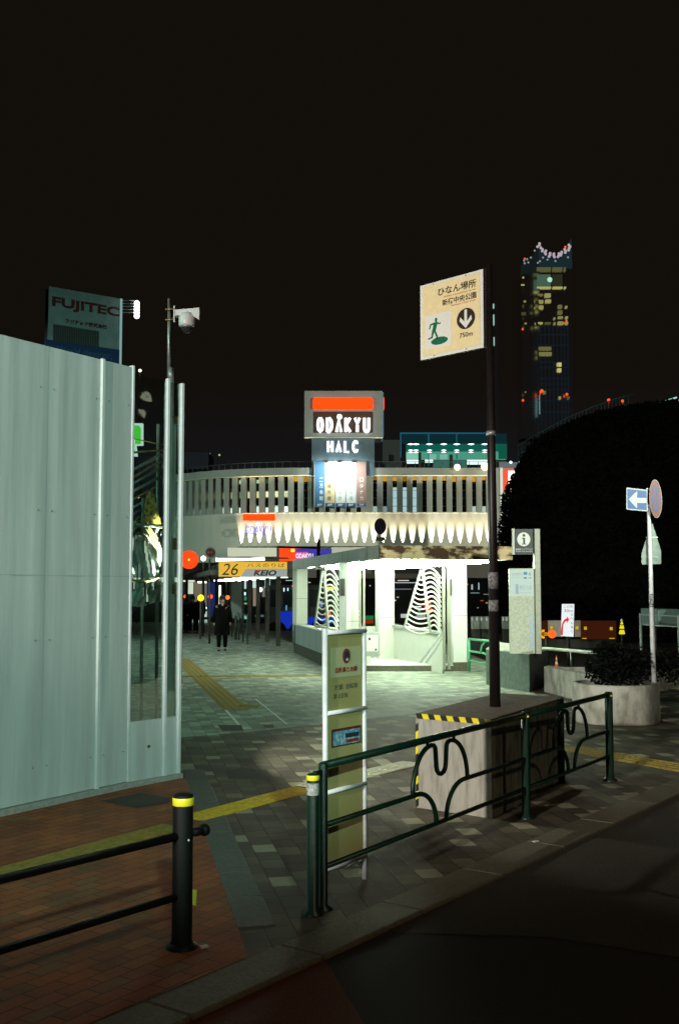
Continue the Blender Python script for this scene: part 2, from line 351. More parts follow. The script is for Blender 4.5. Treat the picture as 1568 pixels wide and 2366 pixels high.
a0 = f.p(x292+.04, 0, 0); ad = Vector((WB2.x-a0.x, WB2.y-a0.y, 0)); AL = ad.length; fa = Fr(a0, ad)
ap = thing("acrylic_screen", a0, "clear acrylic hoarding section with white posts and a solid lower panel", "screen")
m1 = hit(a0, fa.u, 378)
ZT = H(425, 888, WB2.y).z; LOW = H(292, 1668, a0.y).z
part("lower_panel", MB().box(fa, 0, m1-.02, .0, .02, .05, LOW), hoard, ap)
part("lower_panel", MB().box(fa, m1+.02, AL-.02, .0, .02, .05, LOW), hoard, ap)
part("pane", MB().box(fa, 0, m1-.02, .006, .010, LOW+.01, ZT), acr, ap)
part("pane", MB().box(fa, m1+.02, AL-.02, .006, .010, LOW+.01, ZT), acr, ap)
part("post", MB().bbox(fa, m1-.02, m1+.02, -.02, .02, 0, ZT+.03, .006), white_metal, ap)
part("post", MB().bbox(fa, AL-.03, AL+.012, -.02, .02, 0, ZT+.01, .006), white_metal, ap)
part("post", MB().bbox(fa, AL-.12, AL-.05, .03, .09, 0, ZT-.35, .006), mat("pale_reflection_strip", (.50, .48, .44), .4, .2, var=.3, scale=9, stretch=(1, 1, .3)), ap)  # added post standing in for pale reflecting strips between the posts
part("base_rail", MB().bbox(fa, 0, AL+.02, -.05, .06, 0, .05, .006), MC["concrete_pale"], ap)
part("clamp", MB().box(fa, AL-.09, AL-.02, .02, .1, ZT-.42, ZT-.34), mat("rusty_clamp", (.30, .17, .05), .7, .3, var=.4), ap)
part("clamp", MB().box(fa, AL-.09, AL-.02, .02, .1, 2.3, 2.42), MC["rusty_clamp"], ap)
part("clamp", MB().box(fa, AL-.09, AL-.02, .02, .1, 1.85, 1.95), MC["rusty_clamp"], ap)
part("stain", MB().disc(fa, m1*.55, .36, .02, .016, -.003, -.001, 9), mat("mud_stain", (.12, .07, .03), .9), ap)
# scaffold behind the acrylic, also standing in for its warped reflections
scp = thing("scaffold_stack", H(330, 1361, 12) * 1, "bundle of slanted grey scaffold pipes behind the acrylic screen", "scaffold")
scp.location = Vector((H(330, 1361, 12.2).x, 12.2, 0)); pipem = mat("scaffold_pipe", (.40, .42, .38), .45, .5, var=.35, scale=16)
oldpipe = mat("ochre_pipe", (.42, .32, .13), .6, .2, var=.4, scale=16)
D0 = 12.0
for i, (xa, ya, xb, yb, r, m) in enumerate(((296, 1092, 372, 1050, .018, pipem), (296, 1110, 370, 1066, .013, oldpipe), (296, 1125, 372, 1080, .016, pipem), (296, 1142, 372, 1100, .018, pipem), (296, 1160, 366, 1122, .012, oldpipe), (296, 1178, 366, 1142, .016, pipem), (296, 1196, 340, 1168, .013, pipem))):
    part("pipe", MB().tube([H(xa, ya, D0+.1*i), H(xb, yb, D0+.1*i+.3)], r, 8), m, scp)
for x in (331, 366):
    part("standard", MB().tube([H(x, 1150 if x < 350 else 980, 12.6), Vector((H(x, 1300, 12.6).x, 12.6, 0))], .02, 8), pipem, scp)
part("net_reflection", MB().hull8([H(338, 1142, 12.3), H(352, 1130, 12.3), H(352, 1130, 12.5), H(338, 1142, 12.5)], [H(330, 1212, 12.3), H(376, 1222, 12.3), H(376, 1222, 12.5), H(330, 1212, 12.5)]), mat("orange_reflection_net", (.55, .36, .06), .7, col2=(.08, .05, .02), scale=26, thresh=(.42, .52)), scp)  # mesh shape standing in for a yellow-orange reflection in the acrylic
sheet = mat("milky_reflection_sheet", (.62, .66, .60), .12, var=.55, scale=3.2, stretch=(1, 1, .6), bump=.5, spec=.8)  # bright warped reflections in the acrylic, built as a milky sheet
ps = thing("reflection_sheeting", V3(H(335, 1361, 12.5), 0), "warped milky sheeting standing in for reflections in the acrylic screen", "plastic sheet")
wl_ = V3(H(284, 1361, 12.0), 0); wk = thing("hidden_lamp", wl_, "added hidden lamp on a stand behind the hoarding, lighting the reflection sheeting", "lamp")
part("stand", MB().tube([wl_, wl_+Vector((0, 0, 2.1))], .02, 6), steel, wk); part("lamp_head", MB().box(Fr(wl_+Vector((0, 0, 2.1)), (1, 0)), -.1, .05, -.06, .06, 0, .14), steel, wk)
l_ = bpy.data.lights.new("hidden_light", 'SPOT'); l_.energy = 420; l_.color = (.95, 1, .85); l_.spot_size = R(130); l_.shadow_soft_size = .05  # added unseen light to brighten the sheet behind the acrylic
o = bpy.data.objects.new("hidden_bulb", l_); COL.objects.link(o); o.parent = wk; o.location = (.1, -.02, 2.2); o.rotation_euler = Vector((1, .12, .1)).to_track_quat('-Z', 'Y').to_euler()
nx, nz = 26, 40; vs = []
for j in range(nz+1):
    for i in range(nx+1):
        u_, v_ = i/nx, j/nz; x = 300+74*u_; y = 1200+196*v_+6*math.sin(u_*5)
        vs.append(H(x, y, 12.5+.07*math.sin(u_*17+2.2*math.sin(v_*7))+.05*math.sin(v_*11+u_*5)))
mbs = MB().add(vs, [(j*(nx+1)+i, j*(nx+1)+i+1, (j+1)*(nx+1)+i+1, (j+1)*(nx+1)+i) for j in range(nz) for i in range(nx) if (j/nz+.35*math.sin(i/nx*6)) % .5 < .34], True)
part("sheet", mbs, sheet, ps)
for k_ in range(4):
    part("ochre_reflection", MB().tube([H(298+7.6*i, 1218+k_*9-26*math.exp(-((i-3.6)/2.2)**2)*(1 if k_ < 3 else .6)+max(0, i-6)*9, 12.15+.02*k_) for i in range(10)], .007, 6), oldpipe, ps)  # curved ochre reflections built as tubes
part("hem", MB().tube([H(297+8*i, 1336+9*math.sin(i*.35), 12.2) for i in range(10)], .014, 6), oldpipe, ps)  # one more ochre reflection built as a tube
part("ledger", MB().tube([H(296, 1046, 12.4), H(376, 1040, 12.4)], .012, 8), oldpipe, scp)
part("ledger", MB().tube([H(296, 1212, 12.2), H(376, 1216, 12.2)], .022, 8), pipem, scp)
tag(part("guy_wire", MB().tube([H(305, 1012, 12.6), H(375, 1028, 12.4), H(398, 1030, 12.5)], .006, 5), oldpipe), "thin guy wire strung from the hoarding to the camera pole", "wire")
# ================================================================ CAMERA POLE
pb = G(399, 1690); pb.z = 0; PD = pb.y
cp_ = thing("camera_pole", pb, "slim steel pole carrying a dome camera above the acrylic screen", "pole")
part("shaft", MB().tube([pb, H(397, 860, PD)], .036, 12, .034), steel, cp_)
part("upper_shaft", MB().tube([H(391, 872, PD), H(390.5, 690, PD)], .028, 12, .017), steel, cp_)
part("collar", MB().tube([H(395, 880, PD), H(395, 850, PD)], .043, 12), steel, cp_)
part("cable", MB().tube([H(399, 860, PD-.03), H(393, 800, PD-.04), H(396, 742, PD-.05)], .007, 6), black, cp_)
brass = mat("brass_clamp", (.52, .33, .08), .4, .7, var=.4, scale=30)
for y in (714, 738):
    part("clamp", MB().tube([H(382, y+1, PD-.05), H(404, y-1, PD-.05)], .012, 8), brass, cp_)
part("mounting_plate", MB().hull8([H(401, 706, PD-.06), H(404, 706, PD-.06), H(404, 706, PD+.04), H(401, 706, PD+.04)], [H(401, 744, PD-.06), H(404, 744, PD-.06), H(404, 744, PD+.04), H(401, 744, PD+.04)]), white_metal, cp_)
cm = thing("dome_camera", H(432, 735, PD), "white security dome camera on a bracket arm at the top of the slim pole", "camera")
z6 = zq(480, 900, 7.127)
qd = [H(*z6(*p), PD-.05) for p in ((560, 645), (1120, 595), (1120, 690), (560, 785))]
part("bracket_arm", MB().prism(qd, (0, .13, 0)), white_metal, cm)
part("end_plate", MB().prism([H(*z6(*p), PD-.055) for p in ((940, 640), (1125, 660), (1120, 870), (960, 770))], (0, .05, 0)), white_metal, cm)
part("bolt", MB().disc(Fr(H(*z6(855, 690), PD-.052), (1, 0)), 0, 0, .006, .006, -.003, 0, 10), mat("rust_spot", (.2, .05, .02), .7), cm)
dc = H(*z6(840, 880), PD); k6 = PD/FPX/7.127/1.3846
part("housing", MB().lathe(dc, [(.001, .10*1), (150*k6, .09), (185*k6, 60*k6), (188*k6, -100*k6), (172*k6, -150*k6), (130*k6, -160*k6), (.001, -160*k6)], 32), white_metal, cm)
dome = mat("smoked_dome", (.03, .035, .04), .08, spec=.8)
prof = [(132*k6*math.cos(a), -165*k6-155*k6*math.sin(a)) for a in [math.pi/2*i/10 for i in range(11)]]
part("dome", MB().lathe(dc, [(150*k6, -150*k6)]+prof, 32), dome, cm)
part("dome_rim", MB().lathe(dc, [(136*k6, -158*k6), (146*k6, -168*k6), (136*k6, -178*k6)], 32), steel, cm)
# ================================================================ BOLLARD BARRIER (front left)
bb = G(420, 2190); bl = thing("bollard", bb, "black steel bollard with a yellow reflective band at the front left", "bollard")
br = .055; bz = H(420, 1832, bb.y).z
part("post", MB().lathe(bb, [(br, 0), (br, bz-.02), (br-.004, bz-.006), (br-.016, bz), (.001, bz+.003)], 28), black, bl)
part("base_collar", MB().lathe(bb, [(br+.03, 0), (br+.03, .012), (br+.004, .03)], 28), black, bl)
zb = H(420, 1860, bb.y-.05).z; zb2 = H(420, 1848, bb.y-.05).z
refl = mat("reflective_yellow", (.85, .68, .02), .35, emit=.12, ecol=(.8, .6, .02))
refl = mat("reflector_yellow", (.95, .78, .03), .3)
part("reflective_band", MB().lathe(bb, [(br+.0005, zb-.008), (br+.002, zb-.006), (br+.002, zb2+.004), (br+.0005, zb2+.006)], 28), refl, bl)
part("screw", MB().ball(H(436, 1941, bb.y-.056), .006, 8), white_metal, bl)
fd = kd
def rail_pt(x, y, z): return G(x, y, z)
ru = H(420, 1929, bb.y).z; rl = H(420, 2068, bb.y).z
lb = thing("tube_barrier", bb-kd*.06, "low black tube barrier running left from the yellow banded bollard", "barrier")
u0 = Vector((bb.x, bb.y, ru)); u1 = G(0, 2032, ru); du = (u1-u0).normalized()
l0 = Vector((bb.x, bb.y, rl)); 
part("upper_rail", MB().tube([u0-du*.16, u0-du*.06], .024, 12), black, lb)
part("upper_rail", MB().tube([u0+du*.05, u0+du*4.2], .022, 12), black, lb)
part("lower_rail", MB().tube([l0+du*.05, l0+du*4.2], .020, 12), black, lb)
part("rail_end", MB().ball(u0-du*.16, .034, 8), black, lb)
p = G(455, 2068, .24)
tag(part("yellow_tag", MB().hull8([p+Vector((-.03, 0, -.05)), p+Vector((-.005, 0, -.055)), p+Vector((-.005, .01, -.055)), p+Vector((-.03, .01, -.05))], [p+Vector((-.035, 0, .03)), p+Vector((0, 0, .025)), p+Vector((0, .01, .025)), p+Vector((-.035, .01, .03))]), mat("yellow_plastic", (.6, .55, .03), .5)), "small yellow tag hooked on the side of the bollard", "tag")
# ================================================================ GREEN GUARD FENCE
FA = G(722, 2112); FB = G(1408, 1803); fdv = Vector((FB.x-FA.x, FB.y-FA.y, 0)); FL = fdv.length; ff = Fr(FA, fdv)
gf = thing("guard_fence", FA, "dark green tubular guard fence with curled bars along the kerb", "fence")
zt, zm, zl = .845, .49, .245
S1 = hit(FA, ff.u, 1215)
p0 = hit(FA, ff.u, 746)
def fence_post(s, r, name="post", top=None):
    mb = MB(); zt_ = top or zt+.02
    mb.lathe(ff.p(s, 0, 0), [(r+.03, 0), (r+.03, .01), (r, .03), (r, zt_-.01), (r-.01, zt_), (.001, zt_+.002)], 20)
    return part(name, mb, M_green, gf)
fence_post(0, .036, top=zt-.03); fence_post(p0, .028); fence_post(S1, .036, top=zt+.03); fence_post(FL, .040, top=zt+.03)
part("sticker", MB().lathe(ff.p(0, 0, 0), [(.0372, zt-.155), (.0372, zt-.085)], 20), mat("worn_sticker", (.55, .55, .5), .6, col2=(.15, .15, .15), scale=60), gf)
part("reflective_cap", MB().lathe(ff.p(0, 0, 0), [(.037, zt-.07), (.039, zt-.066), (.039, zt-.045), (.037, zt-.04)], 20), refl, gf)
part("bracket", MB().box(ff, .02, p0, -.012, .012, zt-.05, zt-.02), M_green, gf)
def motif(a, b):
    c = (a+b)/2; k = .85
    part("top_rail", MB().tube([ff.p(a, 0, zt), ff.p(b, 0, zt)], .024, 14), M_green, gf)
    part("lower_rail", MB().tube([ff.p(a, 0, zl), ff.p(b, 0, zl)], .017, 12), M_green, gf)
    r = .017
    def quarter(sgn):
        # middle rail from the post, ending in a quarter turn down to the lower rail
        end = c+sgn*.09*k; st = c+sgn*.42*k
        pts = [ff.p(a if sgn < 0 else b, 0, zm), ff.p(st+sgn*.0, 0, zm)]
        for i in range(1, 9):
            t = math.pi/2*i/8; pts.append(ff.p(st-sgn*(.42-.09)*k*math.sin(t), 0, zl+(zm-zl)*math.cos(t)))
        return pts
    for sg in (-1, 1): part("middle_rail", MB().tube(quarter(sg), r, 10), M_green, gf)
    pts = []
    A = .50*k; top = zt-.045
    for i in range(13):
        t = math.pi/2*i/12; pts.append(ff.p(c-A+ (A-.17*k)*(1-math.cos(t)), 0, zm+(top-zm)*math.sin(t)))
    for i in range(1, 7):
        t = math.pi/2*i/6; pts.append(ff.p(c-.17*k+.07*k*math.sin(t), 0, top-.04*(1-math.cos(t))))
    pts.append(ff.p(c-.09*k, 0, top-.12))
    for i in range(0, 7):
        t = math.pi*i/6; pts.append(ff.p(c-.085*k*math.cos(t)*1.0, 0, top-.16-.06*math.sin(t)))
    half = pts[:-4]; 
    mir = []
    for q in reversed(pts[:-7]):
        d_ = (q-ff.O).dot(ff.u); mir.append(ff.p(2*c-d_, 0, q.z))
    part("curled_bar", MB().tube(pts+mir, r, 10), M_green, gf)
    for sg in (-1, 1): part("lug", MB().tube([ff.p(c+sg*.24*k, 0, top-.01), ff.p(c+sg*.24*k, 0, zt)], .012, 8), M_green, gf)
motif(p0, S1); motif(S1, FL)
for s_ in (S1, FL): part("stud", MB().ball(ff.p(s_-.02, -.034, zt-.005), .010, 8), refl, gf)
gf2 = thing("leaning_rod", ff.p(S1+1.2, .3, 0), "spare dark green post behind the right half of the fence", "post")
gs = hit(FA+ff.v*.35, ff.u, 1297)
gf2.location = FA+ff.v*.35+ff.u*gs
part("post", MB().tube([gf2.location, gf2.location+Vector((0, 0, .82))], .03, 12), M_green, gf2)
# ================================================================ NOTICE STAND
NL, NR = G(752, 2063), G(842, 2030); nv = Vector((NR.x-NL.x, NR.y-NL.y, 0)); NW = nv.length; fn = Fr(NL, nv)
NZ = H(748, 1452, NL.y).z; NZr = H(836, 1452, NR.y).z
ns_ = thing("notice_stand", NL, "tall narrow notice board in a white ladder frame behind the fence", "notice board")
ptube = mat("white_tube", (.80, .80, .82), .35, var=.22, scale=12)
part("leg", MB().tube([fn.p(0, 0, 0), fn.p(-.01, 0, NZ)], .018, 12), ptube, ns_)
part("leg", MB().tube([fn.p(NW, 0, 0), fn.p(NW-.01, 0, NZ)], .018, 12), ptube, ns_)
def nz(y): return H(795, y, (NL.y+NR.y)/2).z
for y in (1459, 1641, 1819, 1991): part("crossbar", MB().tube([fn.p(0, -.012, nz(y)-.0), fn.p(NW, -.012, nz(y))], .014, 10), ptube, ns_)
khaki = mat("khaki_board", (.42, .37, .14), .6, var=.16, scale=140)
part("board", MB().box(fn, .018, NW-.018, -.003, .006, nz(1990), nz(1462)), khaki, ns_)
yc = (nz(1500)+nz(1560))/2
part("label_panel", MB().box(fn, .05, NW-.045, -.006, -.003, nz(1563), nz(1494)), mat("pale_label", (.50, .50, .27), .6, var=.1, scale=90), ns_)
redp = mat("dull_red", (.28, .035, .012), .6, var=.2, scale=60)
ws = part("no_cycling_mark", MB().disc(fn, NW*.50, nz(1515), .042, .048, -.0085, -.006, 32), redp, ns_)
part("mark_centre", MB().disc(fn, NW*.50, nz(1515), .028, .033, -.0105, -.0085, 24), mat("dull_navy", (.02, .03, .06), .6), ws)
part("mark_figure", MB().disc(fn, NW*.51, nz(1523), .012, .010, -.012, -.0105, 12), mat("pale_figure", (.5, .55, .45), .6), ws)
text("red_lettering", "自転車とめ禁", fn, NW*.5, nz(1546), .24, .036, redp, ns_, y=-.0075, off=.02)
gry = mat("faded_ink", (.17, .17, .10), .7, var=.5, scale=50)
text("faded_lettering", "放置  自転車", fn, NW*.5, nz(1585), .25, .034, gry, ns_, y=-.0045, off=.01)
text("faded_lettering", "禁止区域", fn, NW*.36, nz(1605), .15, .032, gry, ns_, y=-.0045, off=.01)
stq = part("picture_sticker", MB().box(fn, .055, NW-.045, -.006, -.003, nz(1721), nz(1680)), mat("dark_red_sticker", (.13, .02, .02), .5), ns_)
part("picture", MB().box(fn, .068, NW-.06, -.0075, -.006, nz(1718), nz(1686)), mat("sticker_print", (.08, .30, .42), .5, col2=(.45, .55, .55), scale=38, thresh=(.42, .5)), stq)
part("picture_text", MB().box(fn, NW*.5, NW-.08, -.009, -.0075, nz(1715), nz(1708)), redp, stq)
part("picture_text", MB().box(fn, NW*.47, NW-.075, -.009, -.0075, nz(1704), nz(1694)), MC["dull_navy"], stq)
# ================================================================ CONCRETE BLOCK WITH SIGN POLE
BN = G(1136, 1891); BLp = G(961, 1865); BR_ = G(1304, 1800)
bld = Vector((BLp.x-BN.x, BLp.y-BN.y, 0)); brd = Vector((BR_.x-BN.x, BR_.y-BN.y, 0))
bzt = H(1136, 1662, BN.y).z
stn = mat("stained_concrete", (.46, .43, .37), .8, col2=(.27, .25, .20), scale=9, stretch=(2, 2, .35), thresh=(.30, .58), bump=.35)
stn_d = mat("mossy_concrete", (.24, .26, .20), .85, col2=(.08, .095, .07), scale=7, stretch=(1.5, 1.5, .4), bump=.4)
soil = mat("weathered_top", (.14, .11, .075), .9, var=.5, scale=14, bump=.6)
blk = thing("concrete_block", BN, "big stained concrete block with black and yellow tape carrying the sign pole", "concrete block")
c4 = [BN, BN+brd, BN+brd+bld, BN+bld]
up = Vector((0, 0, bzt-.012))
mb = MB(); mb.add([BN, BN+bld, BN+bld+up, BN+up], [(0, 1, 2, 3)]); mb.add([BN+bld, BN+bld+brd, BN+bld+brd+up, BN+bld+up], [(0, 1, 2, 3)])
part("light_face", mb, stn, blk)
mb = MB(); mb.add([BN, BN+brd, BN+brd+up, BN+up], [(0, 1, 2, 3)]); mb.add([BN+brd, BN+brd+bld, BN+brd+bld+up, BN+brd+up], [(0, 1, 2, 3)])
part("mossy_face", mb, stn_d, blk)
ctr = (c4[0]+c4[2])/2
mb = MB(); mb.hull8([c+up*1 for c in c4], [c+(ctr-c)*.012+Vector((0, 0, bzt)) for c in c4]); part("top", mb, soil, blk)
fb = Fr(BN+bld, -bld); BLn = bld.length
tape_y = refl; tape_k = mat("black_tape", (.015, .015, .015), .5)
def hazard(fr, L, z, vertical=False):
    n = int(L/.062)
    for i in range(n):
        m = tape_y if i % 2 else tape_k
        a = L*i/n; b = L*(i+1)/n; hh = .045
        if not vertical: q = [fr.p(a, -.004, z), fr.p(b, -.004, z), fr.p(min(b+.02, L), -.004, z-hh), fr.p(min(a+.02, L), -.004, z-hh)] if i % 2 == 0 else [fr.p(a, -.0045, z-.0), fr.p(b, -.0045, z), fr.p(min(b+.02, L), -.0045, z-hh), fr.p(min(a+.02, L), -.0045, z-hh)]
        else: q = [fr.p(0, -.004, a), fr.p(.028, -.004, a+.02), fr.p(.028, -.004, b+.02), fr.p(0, -.004, b)]
        part("hazard_stripe", MB().prism(q, fr.v*-.0015), m, blk)
hazard(fb, BLn, bzt)
hazard(fb, bzt-.10, 0, True)
pp = G(1143, 1632, bzt); SD = pp.y
ss = thing("evacuation_sign", pp, "tall black pole on the concrete block with a square yellow evacuation area sign", "sign")
pt = H(1128, 611, SD)
polem = mat("dark_brown_pole", (.014, .010, .009), .4, var=.3, scale=12, spec=.4)
part("pole", MB().tube([pp+Vector((0, 0, -.02)), pp*.55+pt*.45, pt], .052, 18, .031), polem, ss)
pm = lambda y: pp + (pt-pp)*((H(0, y, SD).z-pp.z)/(pt.z-pp.z))
for a, b in ((1360, 1322), (1412, 1386), (1452, 1436), (1580, 1566)):
    part("sticker_remnant", MB().tube([pm(a), pm(b)], .0475, 18), mat("sticker_rest", (.30, .29, .29), .7, col2=(.05, .04, .04), scale=40), ss)
part("pole_band", MB().tube([pm(1006), pm(996)], .046, 18), steel, ss)
# panel
kr, kl = SD, SD*1.0
ER_b, ER_t = H(1117, 803, SD-.02), H(1113.5, 622, SD-.02)
DL = SD*181/171.5
EL = H(971, 746, DL)
eu = Vector((ER_b.x-EL.x, ER_b.y-EL.y, 0)); EW = eu.length; fe = Fr(Vector((EL.x, EL.y, 0)), eu)
ez0, ez1 = H(0, 832, DL).z, H(0, 622, SD).z
ez0 = (ez0+ER_b.z)/2; ez1 = (H(970, 660, DL).z + ER_t.z)/2; EH = ez1-ez0
part("backing", MB().bbox(fe, -.012, EW+.03, .004, .035, ez0-.0, ez1+.012, .004), polem, ss)
evw = mat("sign_white", (.78, .76, .70), .5, var=.06, scale=30)
pn = part("panel", MB().bbox(fe, 0, EW, -.006, .003, ez0, ez1, .004), evw, ss)
evy = mat("sign_cream", (.88, .71, .40), .5, var=.10, scale=14)
part("cream_field", MB().bbox(fe, EW*.045, EW*.955, -.009, -.006, ez0+EH*.04, ez1-EH*.035, .003), evy, pn)
ink = mat("sign_ink", (.03, .018, .012), .5); grn = mat("sign_green", (.006, .15, .07), .5, var=.2, scale=30); rdi = mat("sign_red_ink", (.60, .22, .10), .5)
X = lambda a: EW*a; Z = lambda b: ez1-EH*b
text("lettering", "ひなん場所", fe, X(.60), Z(.155), EW*.60, EH*.105, ink, pn, y=-.0105, off=.012)
text("small_lettering", "Safety evacuation area", fe, X(.64), Z(.236), EW*.50, EH*.03, rdi, pn, y=-.0105)
text("lettering", "新宿中央公園", fe, X(.635), Z(.308), EW*.53, EH*.085, ink, pn, y=-.0105, off=.01)
text("small_lettering", "Shinjuku Chuo Park", fe, X(.70), Z(.375), EW*.38, EH*.028, rdi, pn, y=-.0105)
text("lettering", "750m", fe, X(.74), Z(.79), EW*.20, EH*.062, ink, pn, y=-.0105)
part("pictogram_field", MB().box(fe, X(.09), X(.51), -.0105, -.009, Z(.88), Z(.43)), evw, pn)
part("arrow_disc", MB().disc(fe, X(.74), Z(.585), EW*.14, EH*.135, -.0115, -.009), ink, pn)
def flat(name, pts, m, par, y0=-.0135, y1=-.0115, fr=fe): return part(name, MB().prism([fr.p(a, y1, b) for a, b in pts], fr.v*(y0-y1)), m, par)
ax, az = X(.74), Z(.585); u = EW
flat("arrow", [(ax-.02*u, az+.11*u), (ax+.02*u, az+.11*u), (ax+.02*u, az-.035*u), (ax+.085*u, az+.03*u), (ax+.095*u, az-.02*u), (ax, az-.115*u), (ax-.095*u, az-.02*u), (ax-.085*u, az+.03*u), (ax-.02*u, az-.035*u)], evw, pn)
part("green_ground", MB().disc(fe, X(.32), Z(.795), EW*.135, EH*.05, -.0118, -.0105), grn, pn)
rx, rz = X(.255), Z(.60)
part("running_figure", MB().disc(fe, rx+.012*u, rz+.085*u, .022*u, .026*u, -.0118, -.0105, 16)
     .prism([fe.p(rx+a*u, -.0105, rz+b*u) for a, b in ((-.035, .055), (.02, .06), (.035, .035), (.005, -.05), (.055, -.16), (.03, -.165), (-.02, -.06), (-.045, -.135), (-.12, -.145), (-.12, -.128), (-.065, -.115), (-.055, -.05), (-.03, .03), (-.065, .03), (-.09, -.02), (-.105, -.015), (-.085, .045))], fe.v*-.0013)
     .prism([fe.p(rx+a*u, -.0105, rz+b*u) for a, b in ((.02, .055), (.05, .02), (.09, .028), (.088, .042), (.052, .038), (.03, .06))], fe.v*-.0015), grn, pn)
for a, b in ((.22, .022), (.74, .022), (.23, .975), (.74, .975)): part("rivet", MB().disc(fe, X(a), Z(b), .006, .006, -.0085, -.006, 8), ink, pn)
# ================================================================ INFORMATION PILLAR
IB = G(1222, 1600); iD = IB.y
IL = G(1156, 1588)
ipb = thing("sign_plinth", IB, "dark stone plinth under the information pillar", "plinth")
zt2 = H(1222, 1512, iD).z
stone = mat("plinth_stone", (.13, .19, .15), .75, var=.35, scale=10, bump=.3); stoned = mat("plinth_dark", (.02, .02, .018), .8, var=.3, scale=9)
dl = Vector((IL.x-IB.x, IL.y-IB.y, 0)); dl = dl*1.55; IRt = G(1262, 1585); dr = Vector((IRt.x-IB.x, IRt.y-IB.y, 0))
f2 = [IB, IB+dr, IB+dr+dl, IB+dl]
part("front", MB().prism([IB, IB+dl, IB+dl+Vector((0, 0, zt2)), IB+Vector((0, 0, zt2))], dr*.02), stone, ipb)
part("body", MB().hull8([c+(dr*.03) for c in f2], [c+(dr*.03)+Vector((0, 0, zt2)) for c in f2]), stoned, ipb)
capw = [IB+Vector((0, 0, zt2)), IB+dl+Vector((0, 0, zt2)), IB+dl+dr*.5+Vector((0, 0, zt2+.10)), IB+dr*.5+Vector((0, 0, zt2+.10))]
part("sloped_cap", MB().prism(capw, (0, 0, .02)), mat("pale_cap", (.60, .62, .52), .7, var=.25, scale=25), ipb)
ID = iD+.35
fi = Fr(Vector((H(1175, 1361, ID).x, ID, 0)), (1, -.04))
ki = ID/FPX
ix = lambda x: (x-1175)*ki
iz = lambda y: H(1200, y, ID).z
inf = thing("information_pillar", fi.p(0, 0, 0), "information sign with a white i above a pale map board on a tall grey slab", "sign")
part("slab", MB().bbox(fi, ix(1233), ix(1246), -.10, .18, zt2, iz(1222), .008), mat("slab_grey", (.36, .37, .30), .5, .3, var=.25, scale=30), inf)
part("head_panel", MB().bbox(fi, ix(1189), ix(1232), -.03, .03, iz(1281), iz(1222), .004), mat("head_black", (.025, .03, .03), .4), inf)
part("head_edge", MB().bbox(fi, ix(1183), ix(1188.5), -.045, .05, iz(1281), iz(1221), .004), mat("edge_grey", (.5, .52, .46), .4), inf)
iw = mat("info_white", (.68, .68, .66), .5)
dsk = part("i_disc", MB().disc(fi, ix(1209.5), iz(1246), 15*ki, 16*ki, -.034, -.03), iw, inf)
part("i_letter", MB().disc(fi, ix(1210), iz(1237), 3.2*ki, 3.2*ki, -.037, -.034, 16).prism([fi.p(ix(a), -.034, iz(b)) for a, b in ((1205.5, 1242.5), (1212.5, 1242.5), (1212.5, 1256), (1215, 1256), (1215, 1258), (1205, 1258), (1205, 1256), (1208, 1256), (1208, 1244.5), (1205.5, 1244.5))], fi.v*-.003), MC["head_black"], dsk)
text("head_lettering", "新宿区エリアマップ", fi, ix(1210), iz(1269), 39*ki, 4.6*ki, iw, inf, y=-.033)
text("head_lettering", "Shinjuku City Area Map", fi, ix(1210), iz(1274), 39*ki, 3.4*ki, iw, inf, y=-.033)
mp_ = part("map_board", MB().bbox(fi, ix(1175), ix(1232.5), -.05, .05, zt2+.0, iz(1313), .006), mat("map_cream", (.44, .47, .37), .5, var=.06, scale=30), inf)
part("map_sheet", MB().box(fi, ix(1176.5), ix(1231), -.053, -.05, zt2+.05, iz(1378)), mat("printed_map", (.50, .50, .36), .5, col2=(.33, .37, .31), scale=26, thresh=(.4, .62)), mp_)
part("map_header", MB().box(fi, ix(1176.5), ix(1231), -.053, -.05, iz(1377), iz(1315)), mat("map_blue", (.48, .56, .56), .5, var=.08, scale=30), mp_)
blu = mat("map_ink_blue", (.08, .20, .34), .5)
bll = mat("map_ink_pale", (.28, .36, .42), .5)
text("header_lettering", "新宿駅西口", fi, ix(1194), iz(1326), 26*ki, 6*ki, bll, mp_, y=-.0545)
text("header_lettering", "Shinjuku Sta.", fi, ix(1192), iz(1334), 22*ki, 3*ki, bll, mp_, y=-.0545)
for a, b, c, d, m in ((1208, 1216, 1321, 1328, blu), (1208, 1215, 1333, 1337, blu), (1219, 1225, 1322, 1330, bll), (1219, 1226, 1333, 1337, bll), (1189, 1196, 1349, 1372, bll)):
    part("header_symbol", MB().box(fi, ix(a), ix(b), -.0545, -.053, iz(d), iz(c)), m, mp_)
text("header_lettering", "都庁方面", fi, ix(1212), iz(1357), 28*ki, 10*ki, bll, mp_, y=-.0545)
text("header_lettering", "Metropolitan", fi, ix(1212), iz(1369), 28*ki, 3.6*ki, bll, mp_, y=-.0545)
part("map_legend", MB().box(fi, ix(1219), ix(1230), -.055, -.053, iz(1500), iz(1423)), mat("map_legend_blue", (.42, .48, .50), .5, col2=(.30, .36, .42), scale=70, thresh=(.45, .55)), mp_)
